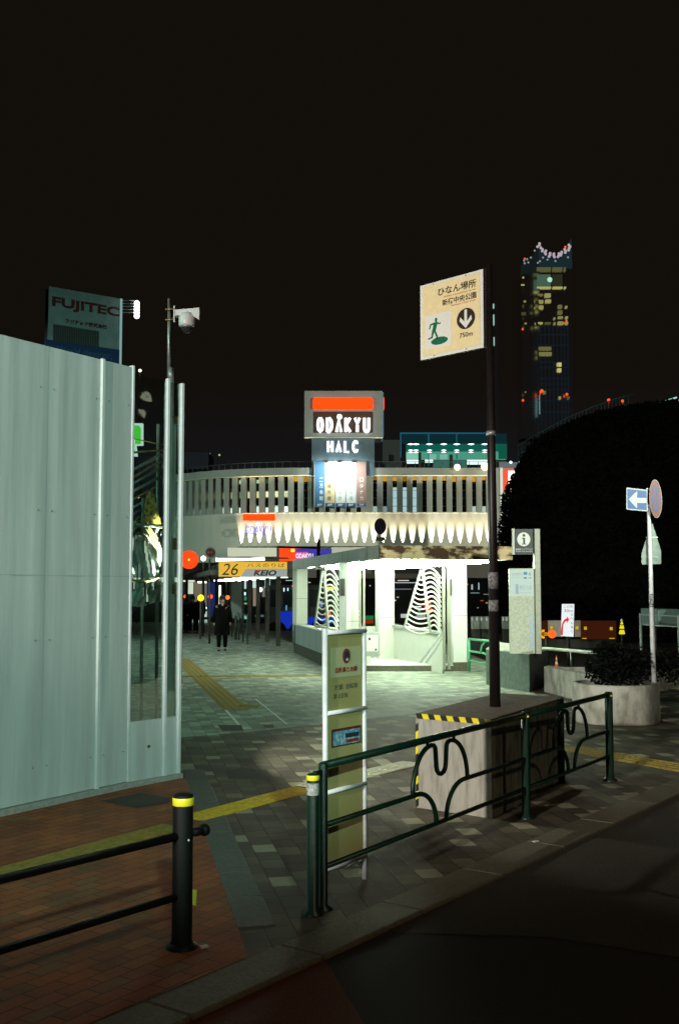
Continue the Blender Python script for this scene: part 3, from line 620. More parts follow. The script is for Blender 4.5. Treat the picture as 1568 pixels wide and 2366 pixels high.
# ================================================================ PLANTERS
pc = mat("planter_concrete", (.52, .50, .44), .85, col2=(.24, .23, .18), scale=4, stretch=(1.3, 1.3, .7), thresh=(.34, .58), bump=.4)
RC = G(1445, 1678); rr = 97.5*RC.y/FPX*1.04; rc = Vector((RC.x+.02, RC.y+rr, 0)); rz_ = H(1445, 1585, RC.y).z
rp_ = thing("round_planter", rc, "round stained concrete planter full of dark shrubs", "planter")
part("tub", MB().lathe(rc, [(rr-.03, 0), (rr, .03), (rr, rz_-.03), (rr-.012, rz_), (rr-.09, rz_), (rr-.09, rz_-.12)], 56), pc, rp_)
part("soil", MB().lathe(rc, [(rr-.09, rz_-.1), (.001, rz_-.06)], 40), mat("soil", (.03, .022, .015), .95, bump=.6, scale=30), rp_)
leafm = mat("leaf_dark", (.004, .005, .0025), .7, var=.5, scale=5, spec=.15)
def leaves(fn_, n, size, seed):
    rnd = random.Random(seed); mb = MB(); i = 0
    while i < n:
        p, nrm = fn_(rnd)
        a = Vector((rnd.uniform(-1, 1), rnd.uniform(-1, 1), rnd.uniform(-.6, .9))).normalized()
        b = a.cross(Vector((rnd.uniform(-1, 1), rnd.uniform(-1, 1), rnd.uniform(-1, 1)))).normalized(); s = size*rnd.uniform(.6, 1.5)
        c = a.cross(b)*s*.12
        mb.add([p-a*s, p+b*s*.38+c, p+a*s, p-b*s*.38+c], [(0, 1, 2), (0, 2, 3)]); i += 1
    return mb
def shrub(name, c, rad, hgt, n, size, seed, label, cat="shrub", group=None):
    t = thing(name, c, label, cat, group); rnd = random.Random(seed)
    blobs = [(c+Vector((rnd.uniform(-.7, .7)*rad, rnd.uniform(-.7, .7)*rad, hgt*rnd.uniform(.3, .85))), rad*rnd.uniform(.3, .55)) for _ in range(9)]
    def fn_(r):
        b, q = r.choice(blobs); d = Vector((r.gauss(0, 1), r.gauss(0, 1), r.gauss(0, 1))).normalized(); return b+d*q*r.uniform(.5, 1.05), d
    part("foliage", leaves(fn_, n, size, seed), leafm, t)
    mb = MB()
    for b, q in blobs[:6]: mb.tube([c+Vector((rnd.uniform(-.1, .1), rnd.uniform(-.1, .1), 0)), b], .012, 5, .005)
    part("stem", mb, mat("bark", (.06, .045, .03), .9), t)
shrub("planter_shrub", rc+Vector((0, 0, rz_-.1)), rr*.85, .55, 2600, .045, 3, "dark leafy shrub filling the round planter")
# low planter wall
LW0, LW1 = G(1256, 1598), G(1352, 1622); lz = H(1256, 1539, LW0.y).z
lw = thing("planter_wall", LW0, "low stained concrete planter wall between the stone plinth and the round planter", "planter")
fw = Fr(LW0, Vector((LW1.x-LW0.x, LW1.y-LW0.y, 0))); LWL = (LW1-LW0).length
part("wall", MB().bbox(fw, 0, LWL+1.2, 0, .16, 0, lz, .012), pc, lw)
part("return_wall", MB().bbox(fw, 0, .16, .16, 2.4, 0, lz-.02, .012), pc, lw)
part("drain_pipe", MB().tube([fw.p(LWL-.12, -.1, 0), fw.p(LWL-.12, -.1, .19)], .07, 12), black, lw)
for i, (a, b, c) in enumerate(((.5, .6, .5), (1.3, .9, .6), (2.1, 1.1, .7), (3.2, 1.4, .8), (4.3, 1.6, .9))):
    q = fw.p(a, .8+b*.6, lz-.15); shrub("low_shrub", q, .55, c*.75, 1100, .04, 20+i, ("small weedy shrub just behind the low planter wall", "second dark shrub behind the low planter wall", "dark shrub behind the round planter", "dark shrub right of the sign pole base", "dark shrub at the right edge of the picture")[i], "shrub", "dark shrubs in the planter")
# traffic cone on the wall
orange = mat("cone_orange", (.62, .12, .03), .5, var=.2, scale=20); conew = mat("cone_white", (.6, .55, .5), .5)
def cone(p, s, label, yellow=False, group=None):
    t = thing("traffic_cone", p, label, "traffic cone", group); w = .14*s; f_ = Fr(p, (1, .2))
    part("base", MB().bbox(f_, -w, w, -w, w, 0, .02*s, .004), orange if not yellow else black, t)
    L = [(0.105, .02), (.022, .68)]
    def rad(z): return (.105+(z-.02)/.66*(.022-.105))*s
    bands = ((.02, .2, 0), (.2, .32, 1), (.32, .46, 0), (.46, .56, 1), (.56, .68, 0)) if not yellow else ((.02, .2, 1), (.2, .24, 0), (.24, .4, 1), (.4, .43, 0), (.43, .58, 1), (.58, .68, 2))
    for a, b, k in bands:
        m = (orange, conew)[k] if not yellow else (black, emi("cone_lit_yellow", (.85, .72, .03), .75), conew)[k]
        part("cone_body" if k == 0 else "reflective_band", MB().lathe(p, [(rad(a), a*s), (rad(b), b*s)], 16), m, t)
cb_ = G(1287, 1541, lz); cone(Vector((fw.p(.42, .08, 0).x, fw.p(.42, .08, 0).y, lz)), .33, "small faded orange and white cone on the low planter wall")
# one way sign pole
OP = G(1508, 1600, rz_-.1); OD = rc.y; ob = Vector((H(1508, 1490, OD).x, OD, rz_-.1))
ow = thing("road_sign_pole", ob, "white sign pole in the round planter with blue arrow and round no stopping signs", "road sign")
part("pole", MB().tube([ob, H(1506, 1480, OD), H(1502, 1330, OD), H(1497, 1165, OD)], .036, 14, .026), ptube, ow)
part("graffiti", MB().tube([H(1503.6, 1402, OD), H(1503, 1372, OD)], .0325, 14), mat("graffiti_ink", (.6, .6, .6), .5, col2=(.05, .04, .06), scale=45, thresh=(.45, .5)), ow)
kO = OD/FPX
z4s = zq(1900, 1500, 3.945)
rblue = mat("road_sign_blue", (.006, .07, .27), .4, var=.1, scale=20); rwhite = mat("road_sign_white", (.42, .46, .46), .4); rred = mat("road_sign_red", (.22, .03, .012), .4, var=.15, scale=30); backg = mat("sign_back", (.22, .27, .24), .5, .5, var=.35, scale=14)
def quad(name, pts, D, th, m, par, tr=None): return part(name, MB().prism([H(*(tr(*p) if tr else p), D) for p in pts], (0, th, 0)), m, par)
bp_ = quad("direction_plate", ((402, 240), (410, 234), (660, 262), (668, 270), (672, 528), (664, 536), (410, 512), (402, 504)), OD-.05, .01, rwhite, ow, z4s)
quad("blue_field", ((414, 252), (655, 276), (658, 520), (416, 498)), OD-.053, .003, rblue, bp_, z4s)
quad("arrow", ((430, 382), (530, 282), (540, 300), (532, 362), (652, 366), (654, 430), (532, 428), (540, 480), (528, 494)), OD-.056, .003, rwhite, bp_, z4s)
def ell(name, cx, cy, rx_, ry_, D, th, m, par, tr=z4s, rot=0.0, n=36):
    pts = []
    for k in range(n):
        a = 2*math.pi*k/n; x, y = rx_*math.cos(a), ry_*math.sin(a); pts.append((cx+x*math.cos(rot)-y*math.sin(rot), cy+x*math.sin(rot)+y*math.cos(rot)))
    return quad(name, pts, D, th, m, par, tr)
rs = ell("no_stopping_plate", 771, 376, 79, 243, OD-.10, .006, rwhite, ow, rot=-.05)
ell("red_rim", 771, 376, 75, 237, OD-.104, .004, rred, rs, rot=-.05)
ell("blue_field", 771, 376, 56, 166, OD-.107, .003, rblue, rs, rot=-.05)
quad("slash", ((722, 255), (742, 240), (822, 495), (806, 515)), OD-.109, .002, rred, rs, z4s)
quad("slash", ((806, 240), (824, 262), (742, 512), (724, 495)), OD-.1105, .0015, rred, rs, z4s)
quad("triangle_plate", ((712, 690), (732, 690), (838, 1030), (840, 1190), (832, 1198), (604, 1206), (596, 1190), (594, 1060)), OD+.045, .012, backg, ow, z4s)
for y in (860, 1108): quad("plate_brace", ((650, y-5), (800, y-5), (800, y+7), (650, y+7)), OD+.035, .01, steel, ow, z4s)
for y in (250, 488): quad("plate_clamp", ((655, y-8), (735, y-8), (735, y+8), (655, y+8)), OD-.045, .02, steel, ow, z4s)
# ================================================================ SUBWAY ENTRANCE KIOSK
kw = mat("kiosk_white", (.78, .78, .70), .45, var=.05, scale=5); kgrey = mat("kiosk_tile_grey", (.42, .45, .42), .5, var=.10, scale=12)
kbase = mat("kiosk_base", (.11, .105, .07), .8, var=.4, scale=20)
C0 = G(783, 1556); CB = G(677, 1507); CR = G(1080, 1551)
KL = (CB-C0).length; fk = Fr(C0, (CR.x-C0.x, CR.y-C0.y)); ld = (CB-C0).normalized()
kw_ = (CR-C0).length
kk = thing("subway_entrance", C0, "brightly lit white stair entrance kiosk with a rusty flat canopy", "kiosk")
fl = Fr(C0, -ld)   # along left wall: x negative goes back
def lw_box(s0, s1, o0, o1, z0, z1):
    """box along the left wall, s metres back from the front corner, o metres inwards"""
    inn = Vector((-ld.y, ld.x, 0))*-1
    a = [C0+ld*s+inn*o+Vector((0, 0, z0)) for s, o in ((s0, o0), (s1, o0), (s1, o1), (s0, o1))]
    return MB().hull8(a, [p+Vector((0, 0, z1-z0)) for p in a])
CZ0 = H(877, 1292, 21.6).z
def plane_z(px, py, z): return G(px, py, z)
ZTOP, ZBOT = 2.775, 2.50
cF = G(876, 1259, ZTOP); cB = G(676, 1294, ZTOP); cR = G(1183, 1262.5, ZTOP)
cBR = cB + (cR-cF)
sill = .84
part("left_parapet", lw_box(.0, KL, 0, .14, .30, sill), kgrey, kk)
part("left_plinth", lw_box(.0, KL, .02, .13, 0, .30), kbase, kk)
part("sill", lw_box(.0, KL, -.02, .30, sill, sill+.03), kw, kk)
inn = Vector((ld.y, -ld.x, 0))
def pillar(base, wx, wy, z0, z1, grey=True, plinth=True):
    """base: near-left corner; wx along the front, wy along the side"""
    fr = Fr(base, fk.u)
    p_ = part("pillar", MB().bbox(fr, 0, wx, 0, wy, z0, z1, .012), kw, kk)
    if grey: part("side_cladding", MB().box(fr, -.012, -.001, .01, wy-.01, z0, z1-.01), kgrey, p_)
    part("panel_joint", MB().box(fr, .012, wx-.012, -.002, .0, z0+(z1-z0)*.47, z0+(z1-z0)*.47+.008), kbase, p_)
    return fr
p2b = G(790, 1556); D2 = p2b.y
pf = pillar(Vector((H(799, 1361, D2).x, D2-.1, 0)), 30*D2/FPX, .42, .0, ZBOT)
part("wall_plate", MB().box(Fr(Vector((H(787, 1361, D2-.15).x, D2-.15, 0)), (1, 0)), 0, 9*D2/FPX, -.012, 0, H(0, 1376, D2).z, H(0, 1337, D2).z), mat("dark_plate", (.06, .05, .045), .5), kk)
part("pillar_grey_leaf", MB().box(Fr(Vector((H(783, 1361, D2).x, D2-.12, 0)), (1, 0)), 0, 15.5*D2/FPX, 0, .3, .3, ZBOT), kgrey, kk)
Dp1 = H(0, 0, 1).y and CB.y-.5
pillar(Vector((H(685, 1361, Dp1).x, Dp1, 0)), 26*Dp1/FPX, .4, sill, ZBOT)
part("pillar_grey_leaf", MB().box(Fr(Vector((H(676, 1361, Dp1).x, Dp1-.05, 0)), (1, 0)), 0, 9*Dp1/FPX, 0, .3, .3, ZBOT), kgrey, kk)
D4 = CR.y
f4 = Fr(Vector((H(1045, 1361, D4).x, D4, 0)), fk.u)
pillar(f4.O, 35*D4/FPX, .40, H(0, 1530, D4).z, ZBOT, False)
part("pillar_grey_leaf", MB().box(Fr(Vector((H(1036, 1361, D4).x, D4+.05, 0)), (1, 0)), 0, 9*D4/FPX, 0, .25, .1, ZBOT), kgrey, kk)
part("pillar_plinth", MB().box(f4, .01, 35*D4/FPX-.01, .01, .39, 0, H(0, 1530, D4).z), kbase, kk)
part("wall_plate", MB().box(Fr(Vector((H(1037.5, 1361, D4).x, D4, 0)), (1, 0)), 0, 6*D4/FPX, -.002, .045, H(0, 1376, D4).z, H(0, 1338, D4).z), MC["dark_plate"], kk)
D3 = 27.5
f3 = Fr(Vector((H(874, 1361, D3).x, D3, 0)), fk.u)
pillar(f3.O, 38*D3/FPX, .35, 0, ZBOT, False)
for i_ in range(1, 7): q_ = KL*i_/7; part("parapet_joint", lw_box(q_, q_+.012, -.003, .0, .30, sill-.01), kbase, kk)
# raised floor step and interior walls
flr = part("floor_step", MB().hull8([G(830, 1551), G(1048, 1551), G(1048, 1551)+ld*4, G(830, 1551)+ld*4], [q+Vector((0, 0, .13)) for q in (G(830, 1551), G(1048, 1551), G(1048, 1551)+ld*4, G(830, 1551)+ld*4)]), kbase, kk)
e0 = G(830, 1551)+Vector((0, .03, .131)); e1_ = G(1048, 1551)+Vector((0, .03, .131))
part("floor", MB().hull8([e0, e1_, e1_+ld*3.9, e0+ld*3.9], [q+Vector((0, 0, .012)) for q in (e0, e1_, e1_+ld*3.9, e0+ld*3.9)]), kw, kk)
# right stair parapet (its inner white face is what shows)
r0 = H(1021, 1466, 24.6); r1 = H(890, 1446, 28.2)
part("stair_parapet", MB().hull8([V3(r0, 0), V3(r1, 0), V3(r1, 0)+Vector((.05, .15, 0)), V3(r0, 0)+Vector((.05, .15, 0))], [V3(r0), V3(r1, r1.z), V3(r1, r1.z)+Vector((.05, .15, 0)), V3(r0)+Vector((.05, .15, 0))]), kw, kk)
part("parapet_coping", MB().hull8([V3(r0)+Vector((-.04, -.05, 0)), V3(r1)+Vector((-.04, -.05, 0)), V3(r1)+Vector((.08, .22, 0)), V3(r0)+Vector((.08, .22, 0))], [V3(r0)+Vector((-.04, -.05, .06)), V3(r1)+Vector((-.04, -.05, .06)), V3(r1)+Vector((.08, .22, .06)), V3(r0)+Vector((.08, .22, .06))]), kgrey, kk)
part("inner_wall", MB().box(Fr(Vector((H(826, 1361, 28.4).x, 28.4, 0)), (1, 0)), 0, 70*28.4/FPX, 0, .12, 0, H(0, 1447, 28.4).z), kw, kk)
part("low_front_wall", MB().box(Fr(Vector((H(826, 1361, 25.5).x, 25.5, 0)), (1, 0)), 0, 30*25.5/FPX, 0, .1, .1, H(0, 1462, 25.5).z), kw, kk)
nb = part("notice_frame", MB().bbox(Fr(Vector((H(843, 1361, 24.6).x, 24.6, 0)), (1, 0)), 0, 34*24.6/FPX, 0, .03, H(0, 1516, 24.6).z, H(0, 1461, 24.6).z, .004), kgrey, kk)
nf = Fr(Vector((H(845.5, 1361, 24.6).x, 24.6, 0)), (1, 0)); nk = 24.6/FPX
part("notice_sheet", MB().box(nf, 0, 27*nk, -.006, -.001, H(0, 1505, 24.6).z, H(0, 1467, 24.6).z), kw, nb)
part("notice_mark", MB().box(nf, 5*nk, 10*nk, -.009, -.006, H(0, 1479, 24.6).z, H(0, 1473, 24.6).z), MC["dull_navy"], nb)
part("notice_mark", MB().box(nf, 20*nk, 24*nk, -.009, -.006, H(0, 1503, 24.6).z, H(0, 1498, 24.6).z), MC["dull_navy"], nb)
for (a, b), (c, d) in (((971, 1530), (1017, 1465)), ((984, 1530), (1020, 1476))):
    part("handrail", MB().tube([H(a, b, 23.9), H(c, d, 24.4)], .022, 8), kgrey, kk)
for x in (1021, 1032): part("gate_frame", MB().bbox(Fr(Vector((H(x, 1361, 24.1).x, 24.1, 0)), (1, 0)), 0, 7*24.1/FPX, 0, .06, .13, ZBOT, .005), mat("gate_steel", (.42, .43, .34), .4, .3), kk)
for x in (829, 838): part("gate_frame", MB().bbox(Fr(Vector((H(x, 1361, 24.1).x, 24.1, 0)), (1, 0)), 0, 5*24.1/FPX, 0, .06, .8, ZBOT, .005), MC["gate_steel"], kk)
# decorative fan grilles
def fan(ax_, ay, mx_, my, bxl, byl, bxr, byr, D, n, cx2):
    g = part("grille_frame", MB().tube([H(ax_, ay, D), H(bxl, byl, D)], .028, 8).tube([H(ax_+4, ay, D), H(mx_, my, D)], .035, 8).tube([H(bxl, byl, D), H(bxr, byr, D)], .03, 8), kw, kk)
    for i in range(n):
        t_ = (i+1)/n
        la = Vector((ax_+(bxl-ax_)*t_, ay+(byl-ay)*t_)); ma = Vector((ax_+4+(mx_-ax_-4)*t_, ay+(my-ay)*t_))
        pts = [H(la.x+(ma.x-la.x)*s, la.y+(ma.y-la.y)*s+math.sin(math.pi*s)*9*t_**.6, D) for s in [j/8 for j in range(9)]]
        part("grille_rib", MB().tube(pts, .020, 6), kw, g)
        ra = Vector((cx2, ay+(byr-ay)*t_*1.0+4))
        pts = [H(ma.x+(ra.x-ma.x)*s, ma.y-10+(14+6)*s**2-math.sin(math.pi*s)*9, D) for s in [j/8 for j in range(9)]]
        part("grille_rib", MB().tube(pts, .026, 6), kw, g)
fan(745, 1318, 757, 1450, 727, 1446, 780, 1453, 26.0, 11, 781)
fan(972, 1316, 993, 1459, 934, 1448, 1018, 1461, 25.2, 13, 1018)
# canopy
dz = Vector((0, 0, ZTOP-ZBOT))
rust = mat("rusty_fascia", (.62, .47, .27), .8, col2=(.06, .022, .006), scale=2.6, stretch=(1, 1, 1.8), thresh=(.45, .56), bump=.3)
fas = mat("canopy_fascia", (.42, .44, .40), .6, col2=(.25, .22, .16), scale=5, stretch=(2, 2, .4), thresh=(.25, .5))
def slab(pts, z0, z1): return MB().hull8([V3(p, z0) for p in pts], [V3(p, z1) for p in pts])
cen = (cF+cBR)/2
def inset(p, k): return p+(cen-p)*k
part("canopy_roof", slab([inset(p, .012) for p in (cF, cR, cBR, cB)], ZTOP-.06, ZTOP-.02), mat("roof_grime", (.10, .06, .03), .9, var=.4), kk)
part("canopy_soffit", slab([inset(p, .012) for p in (cF, cR, cBR, cB)], ZBOT+.03, ZBOT+.05), kw, kk)
def fascia(a, b, m, name="fascia"):
    d = (V3(b, 0)-V3(a, 0)).normalized(); n_ = Vector((-d.y, d.x, 0))
    if n_.dot(V3(cen, 0)-V3(a, 0)) < 0: n_ = -n_
    q = [V3(a, ZBOT), V3(b, ZBOT), V3(b, ZBOT)+n_*.06, V3(a, ZBOT)+n_*.06]
    part(name, MB().hull8(q, [p+dz for p in q]), m, kk)
fascia(cF, cR, rust, "rusty_fascia"); fascia(cB, cF+(cB-cF)*.001, fas); fascia(cR, cBR, fas); fascia(cBR, cB, fas)
# fluorescent tubes
tube_e = emi("fluorescent", (.82, 1.0, .78), 120)
def ftube(a, b, par, r=.028, m=None):
    part("fluorescent_tube", MB().tube([a, b], r, 8), m or tube_e, par)
fx = (cR-cF).normalized(); bk = (cB-cF).normalized(); cw = (cR-cF).length
for i, s in enumerate((.35, 1.1, 2.4, 3.8, 5.5, 7.5)):
    for a, b in ((.10, .46), (.52, .88)):
        q = V3(cF, ZBOT-.03)+bk*s; ftube(q+fx*cw*a, q+fx*cw*b, kk)
for s in (2.3, 4.2, 6.2, 8.2):
    q = V3(cF, ZBOT-.03)+fx*.10; ftube(q+bk*s+Vector((0, 0, .035)), q+bk*(s+.9)+Vector((0, 0, .035)), kk, .012)
# no stopping sign above the kiosk
nsD = 31.5; nsb = Vector((H(879, 1400, nsD).x, nsD, 0))
nsn = thing("no_parking_sign", nsb, "round no stopping sign with a small plate rising above the kiosk canopy", "road sign")
part("pole", MB().tube([nsb, H(878, 1200, nsD)], .035, 10), ptube, nsn)
def disc_at(name, x, y, rx_, ry_, D, m, par, th=.01): return ell(name, x, y, rx_, ry_, D, th, m, par, tr=lambda a, b: (a, b))
dp = disc_at("plate", 878, 1216, 13.8, 18.8, nsD-.05, rred, nsn); disc_at("blue_field", 878, 1216, 9.6, 13.2, nsD-.056, mat("dim_sign_blue", (.02, .05, .28), .4), dp, .004)
for s_ in (-1, 1):
    quad("slash", [(878+s_*a, b) for a, b in ((-7.5, 1206), (-5.5, 1205), (7.5, 1226), (5.5, 1227))], nsD-.058-.002*s_, .001, rred, dp)
quad("lower_plate", ((867, 1240), (889, 1240), (889, 1250), (867, 1250)), nsD-.05, .01, rwhite, nsn); quad("plate_bar", ((868, 1243.5), (888, 1243.5), (888, 1246), (868, 1246)), nsD-.054, .003, rred, nsn)
# kiosk side fence and bins
gk = thing("guard_rail", G(1083, 1551), "short green guard rail between the kiosk and the black pole", "fence")
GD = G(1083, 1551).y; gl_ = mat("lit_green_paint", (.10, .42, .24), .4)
part("post", MB().tube([V3(G(1083, 1551), 0), H(1083, 1476, GD)], .035, 10), gl_, gk); part("post", MB().tube([V3(H(1152, 1400, GD-1.4), 0), H(1152, 1484, GD-1.4)], .035, 10), gl_, gk)
part("top_rail", MB().tube([H(1083, 1476, GD), H(1152, 1483, GD-1.4)], .03, 10), gl_, gk)
part("middle_rail", MB().tube([H(1083, 1504, GD), H(1118, 1509, GD-.7), H(1126, 1516, GD-.8), H(1127, 1540, GD-.8)], .025, 10), gl_, gk)
part("lower_rail", MB().tube([H(1083, 1527, GD), H(1152, 1538, GD-1.4)], .025, 10), gl_, gk)
part("curled_bar", MB().tube([H(1109, 1508, GD-.6), H(1112, 1492, GD-.6), H(1120, 1482, GD-.7), H(1128, 1480, GD-.8)], .02, 8), gl_, gk)
# low wall behind the plinth, long pale guard rail
wr = thing("guard_rail", V3(H(1170, 1500, 21.5), 0), "long pale guard rail along the road behind the information pillar", "fence")
a_, b_, c_ = H(1150, 1490, 24), H(1320, 1503, 21), H(1410, 1512, 19)
part("top_rail", MB().tube([a_, b_, c_], .035, 8), mat("pale_rail", (.60, .66, .52), .4), wr)
part("lower_rail", MB().tube([a_-Vector((0, 0, .35)), b_-Vector((0, 0, .35)), c_-Vector((0, 0, .35))], .025, 8), M_green, wr)
for x, y, D in ((1250, 1497, 22.3), (1320, 1503, 21), (1400, 1511, 19.1)): part("post", MB().tube([V3(H(x, y, D), 0), H(x, y, D)], .035, 8), M_green, wr)
# ================================================================ BUS SHELTER
SH = Vector((H(643, 1361, G(643, 1493).y).x, G(643, 1493).y, 0)); SHd = G(592, 1473)-G(643, 1493); SHd.z = 0; SHd.normalize()
bs = thing("bus_shelter", SH, "dark bus stop shelter with a row of square posts and lit route sign", "bus shelter")
spost = mat("shelter_post", (.07, .065, .045), .5)
for i in range(7):
    q = SH+SHd*(3.0*i); fr = Fr(q, (1, .1)); part("post", MB().box(fr, -.075, .075, -.075, .075, 0, 2.55), spost, bs)
zs0, zs1 = H(0, 1333, SH.y-1).z, H(0, 1297, SH.y-1).z
SY = SH.y-1.0
fsn = Fr(Vector((H(504, 1361, SY).x, SY, 0)), (1, 0)); kS = SY/FPX; sw = 160*kS
sgb = part("route_sign", MB().bbox(fsn, 0, sw, 0, .14, zs0, zs1, .01), mat("sign_case", (.3, .3, .28), .5, .4), bs)
zS = lambda y: H(0, y, SY).z
amber = emi("amber_lightbox", (.80, .48, .05), 1.0); wht = emi("white_lightbox", (.52, .58, .56), .62)
part("amber_field", MB().box(fsn, .02, sw-.02, -.006, -.001, zs0+.02, zs1-.01), amber, sgb)
part("white_field", MB().prism([fsn.p((a-504)*kS, -.008, zS(b)) for a, b in ((556, 1331.5), (568, 1314), (662.5, 1314), (662.5, 1331.5))], (0, .0015, 0)), wht, sgb)
inkb = mat("route_ink", (.02, .015, .01), .5)
text("route_number", "26", fsn, (531-504)*kS, zS(1315), 38*kS, 27*kS, inkb, sgb, y=-.010, shear=.25)
text("sign_lettering", "バスのりば", fsn, (614-504)*kS, zS(1305.5), 86*kS, 9.5*kS, inkb, sgb, y=-.010, spacing=1.25)
text("company_name", "KEIO", fsn, (612-504)*kS, zS(1323.5), 53*kS, 13*kS, inkb, sgb, y=-.012, shear=.2, off=.04)
part("company_mark", MB().prism([fsn.p((a-504)*kS, -.0145, zS(b)) for a, b in ((594, 1317), (600, 1317), (592, 1323.5), (588.5, 1323.5))], (0, .001, 0)), mat("keio_red", (.5, .02, .02), .5), sgb)
roofm = mat("shelter_roof", (.13, .12, .10), .7, var=.3)
part("sign_hood", MB().box(fsn, -.02, sw+.02, -.3, .5, zS(1290)+.0, zS(1288)), roofm, bs)
part("fluorescent_tube", MB().tube([fsn.p(-.05, -.25, zS(1293)), fsn.p((612-504)*kS, -.25, zS(1291))], .055, 10), emi("shelter_tube", (1, .95, .80), 6), bs)
rq = [Vector((fsn.O.x-.3, SY+.3, 0)), Vector((fsn.O.x+sw+.1, SY+.3, 0)), Vector((fsn.O.x+sw+.1, SY+.3, 0))+SHd*22, Vector((fsn.O.x-.3, SY+.3, 0))+SHd*22]
part("roof", MB().hull8([V3(p, zs0+.08) for p in rq], [V3(p, zs0+.24) for p in rq]), roofm, bs)
for i in range(6):
    q = fsn.O+Vector((.9, 1.2, zs0+.02))+SHd*(3.2*i); ftube(q, q+Vector((1.3, 0, 0)), bs, .03, emi("shelter_under_tube", (.85, 1, .9), 5))
# shelter railing seen behind the walkers
rlm = mat("queue_rail", (.05, .10, .08), .4, .2)
for i in range(4):
    q = SH+SHd*(3.0*i+1.2)+Vector((-.9, 0, 0)); t_ = thing("queue_rail", q, ("nearest queue rail hoop under the bus shelter", "second queue rail hoop under the bus shelter", "third queue rail hoop under the bus shelter", "farthest queue rail hoop under the bus shelter")[i], "rail", "queue rails under the bus shelter")
    part("hoop", MB().tube([q, q+Vector((0, 0, .95)), q+SHd*.1+Vector((-.02, 0, 1.0)), q+SHd*1.4+Vector((-.02, 0, 1.0)), q+SHd*1.5+Vector((0, 0, .95)), q+SHd*1.5], .025, 8), rlm, t_)
    part("middle_bar", MB().tube([q+Vector((0, 0, .5)), q+SHd*1.5+Vector((0, 0, .5))], .018, 8), rlm, t_)
# timetable board
tb = V3(G(545, 1478), 0); tt = thing("timetable_board", tb, "grey timetable board standing under the bus shelter", "notice board")
tD = tb.y; ft = Fr(Vector((H(534, 1361, tD).x, tD, 0)), (1, 0)); kt = tD/FPX
part("board", MB().bbox(ft, 0, 25*kt, 0, .08, H(0, 1428, tD).z, H(0, 1345, tD).z, .01), mat("timetable_grey", (.30, .34, .30), .6, var=.3, scale=20), tt)
part("stand", MB().tube([tb, tb+Vector((0, 0, .9))], .04, 8), spost, tt)
# ================================================================ ROUND BUS SIGNS, LAMPS
rb = thing("round_sign", V3(H(485, 1361, 38), 0), "round dark red bus stop sign above the far shelter roof", "sign")
part("pole", MB().tube([V3(H(485, 1361, 38), 0), H(485, 1290, 38)], .04, 8), spost, rb)
ell("rim", 485.5, 1276, 12.5, 13.5, 38, .05, mat("sign_rim_grey", (.35, .37, .33), .5), rb, tr=lambda a, b: (a, b))
dq = ell("face", 485.5, 1276, 9.8, 10, 37.95, .05, mat("bus_sign_red", (.16, .02, .015), .5), rb, tr=lambda a, b: (a, b))
frs = Fr(H(485.5, 1276, 37.94), (1, 0)); text("lettering", "東京", frs, 0, 0, 14*38/FPX, 5*38/FPX, mat("bus_sign_pale", (.4, .3, .28), .5), dq, y=-.012)
wb = thing("warning_lamp", V3(H(437, 1361, 22), 0), "red warning lamp beside the acrylic screen, its halo built as a big glowing disc", "lamp")
part("pole", MB().tube([V3(H(420, 1361, 22), 0), H(420, 1296, 22), H(434, 1293, 22.05)], .03, 8), dark_pole, wb)
part("lens", MB().disc(Fr(H(437, 1293, 22), (1, 0)), 0, 0, .185, .185, -.04, .04, 32), emi("red_halo", (1.0, .055, .008), 1.5), wb)  # glowing disc takes the size of the red halo around the bulb
part("lens_ring", MB().lathe(H(437, 1293, 22), [(.001, 0)], 3), black, wb) if False else None
part("bulb", MB().ball(H(437, 1293, 21.94), .022, 8), emi("amber_bulb", (1.0, .35, .02), 3), wb)
def lamp_ball(x, y, D, r, col, s, label, name="lamp_globe", group=None, pole=True, cat="lamp"):
    p = H(x, y, D); t = thing(name, V3(p, 0), label, cat, group); k = D/FPX
    part("globe", MB().ball(p, r*k, 8), emi("glow_%d_%d" % (x, y), col, s), t)
    if pole: part("pole", MB().tube([V3(p, 0), p-Vector((0, 0, r*k))], .035, 6), dark_pole, t)
lamp_ball(470, 1290, 44, 6, (1, .92, .55), 5, "small bright warm lamp above the far shelter roof")
lamp_ball(464, 1381, 41.5, 7.5, (1, .80, .02), 2.2, "yellow round signal light beside the standing walkers")
lamp_ball(486, 1378, 50, 5.5, (1, .10, .01), 2.0, "red signal light left of the walking woman's head")
lamp_ball(429, 1378, 50, 4.5, (1, .10, .01), 2.0, "red signal light next to the acrylic screen post")
lamp_ball(526, 1380, 50, 5.0, (1, .13, .02), 2.2, "red light just behind the walking woman's head")
lamp_ball(523, 1338, 50, 5.5, (1, 1, .55), 3.5, "pale yellow lamp under the shelter roof above the walking woman")
lamp_ball(560, 1376, 55, 3.5, (1, .35, .02), 2.0, "small orange light under the bus shelter")
lamp_ball(601, 1362, 55, 5.5, (.9, 1, 1), 2.5, "round white light between the shelter posts")
lamp_ball(918, 1308, 96, 0.1, (1, 1, 1), 1, "x", pole=False) if False else None
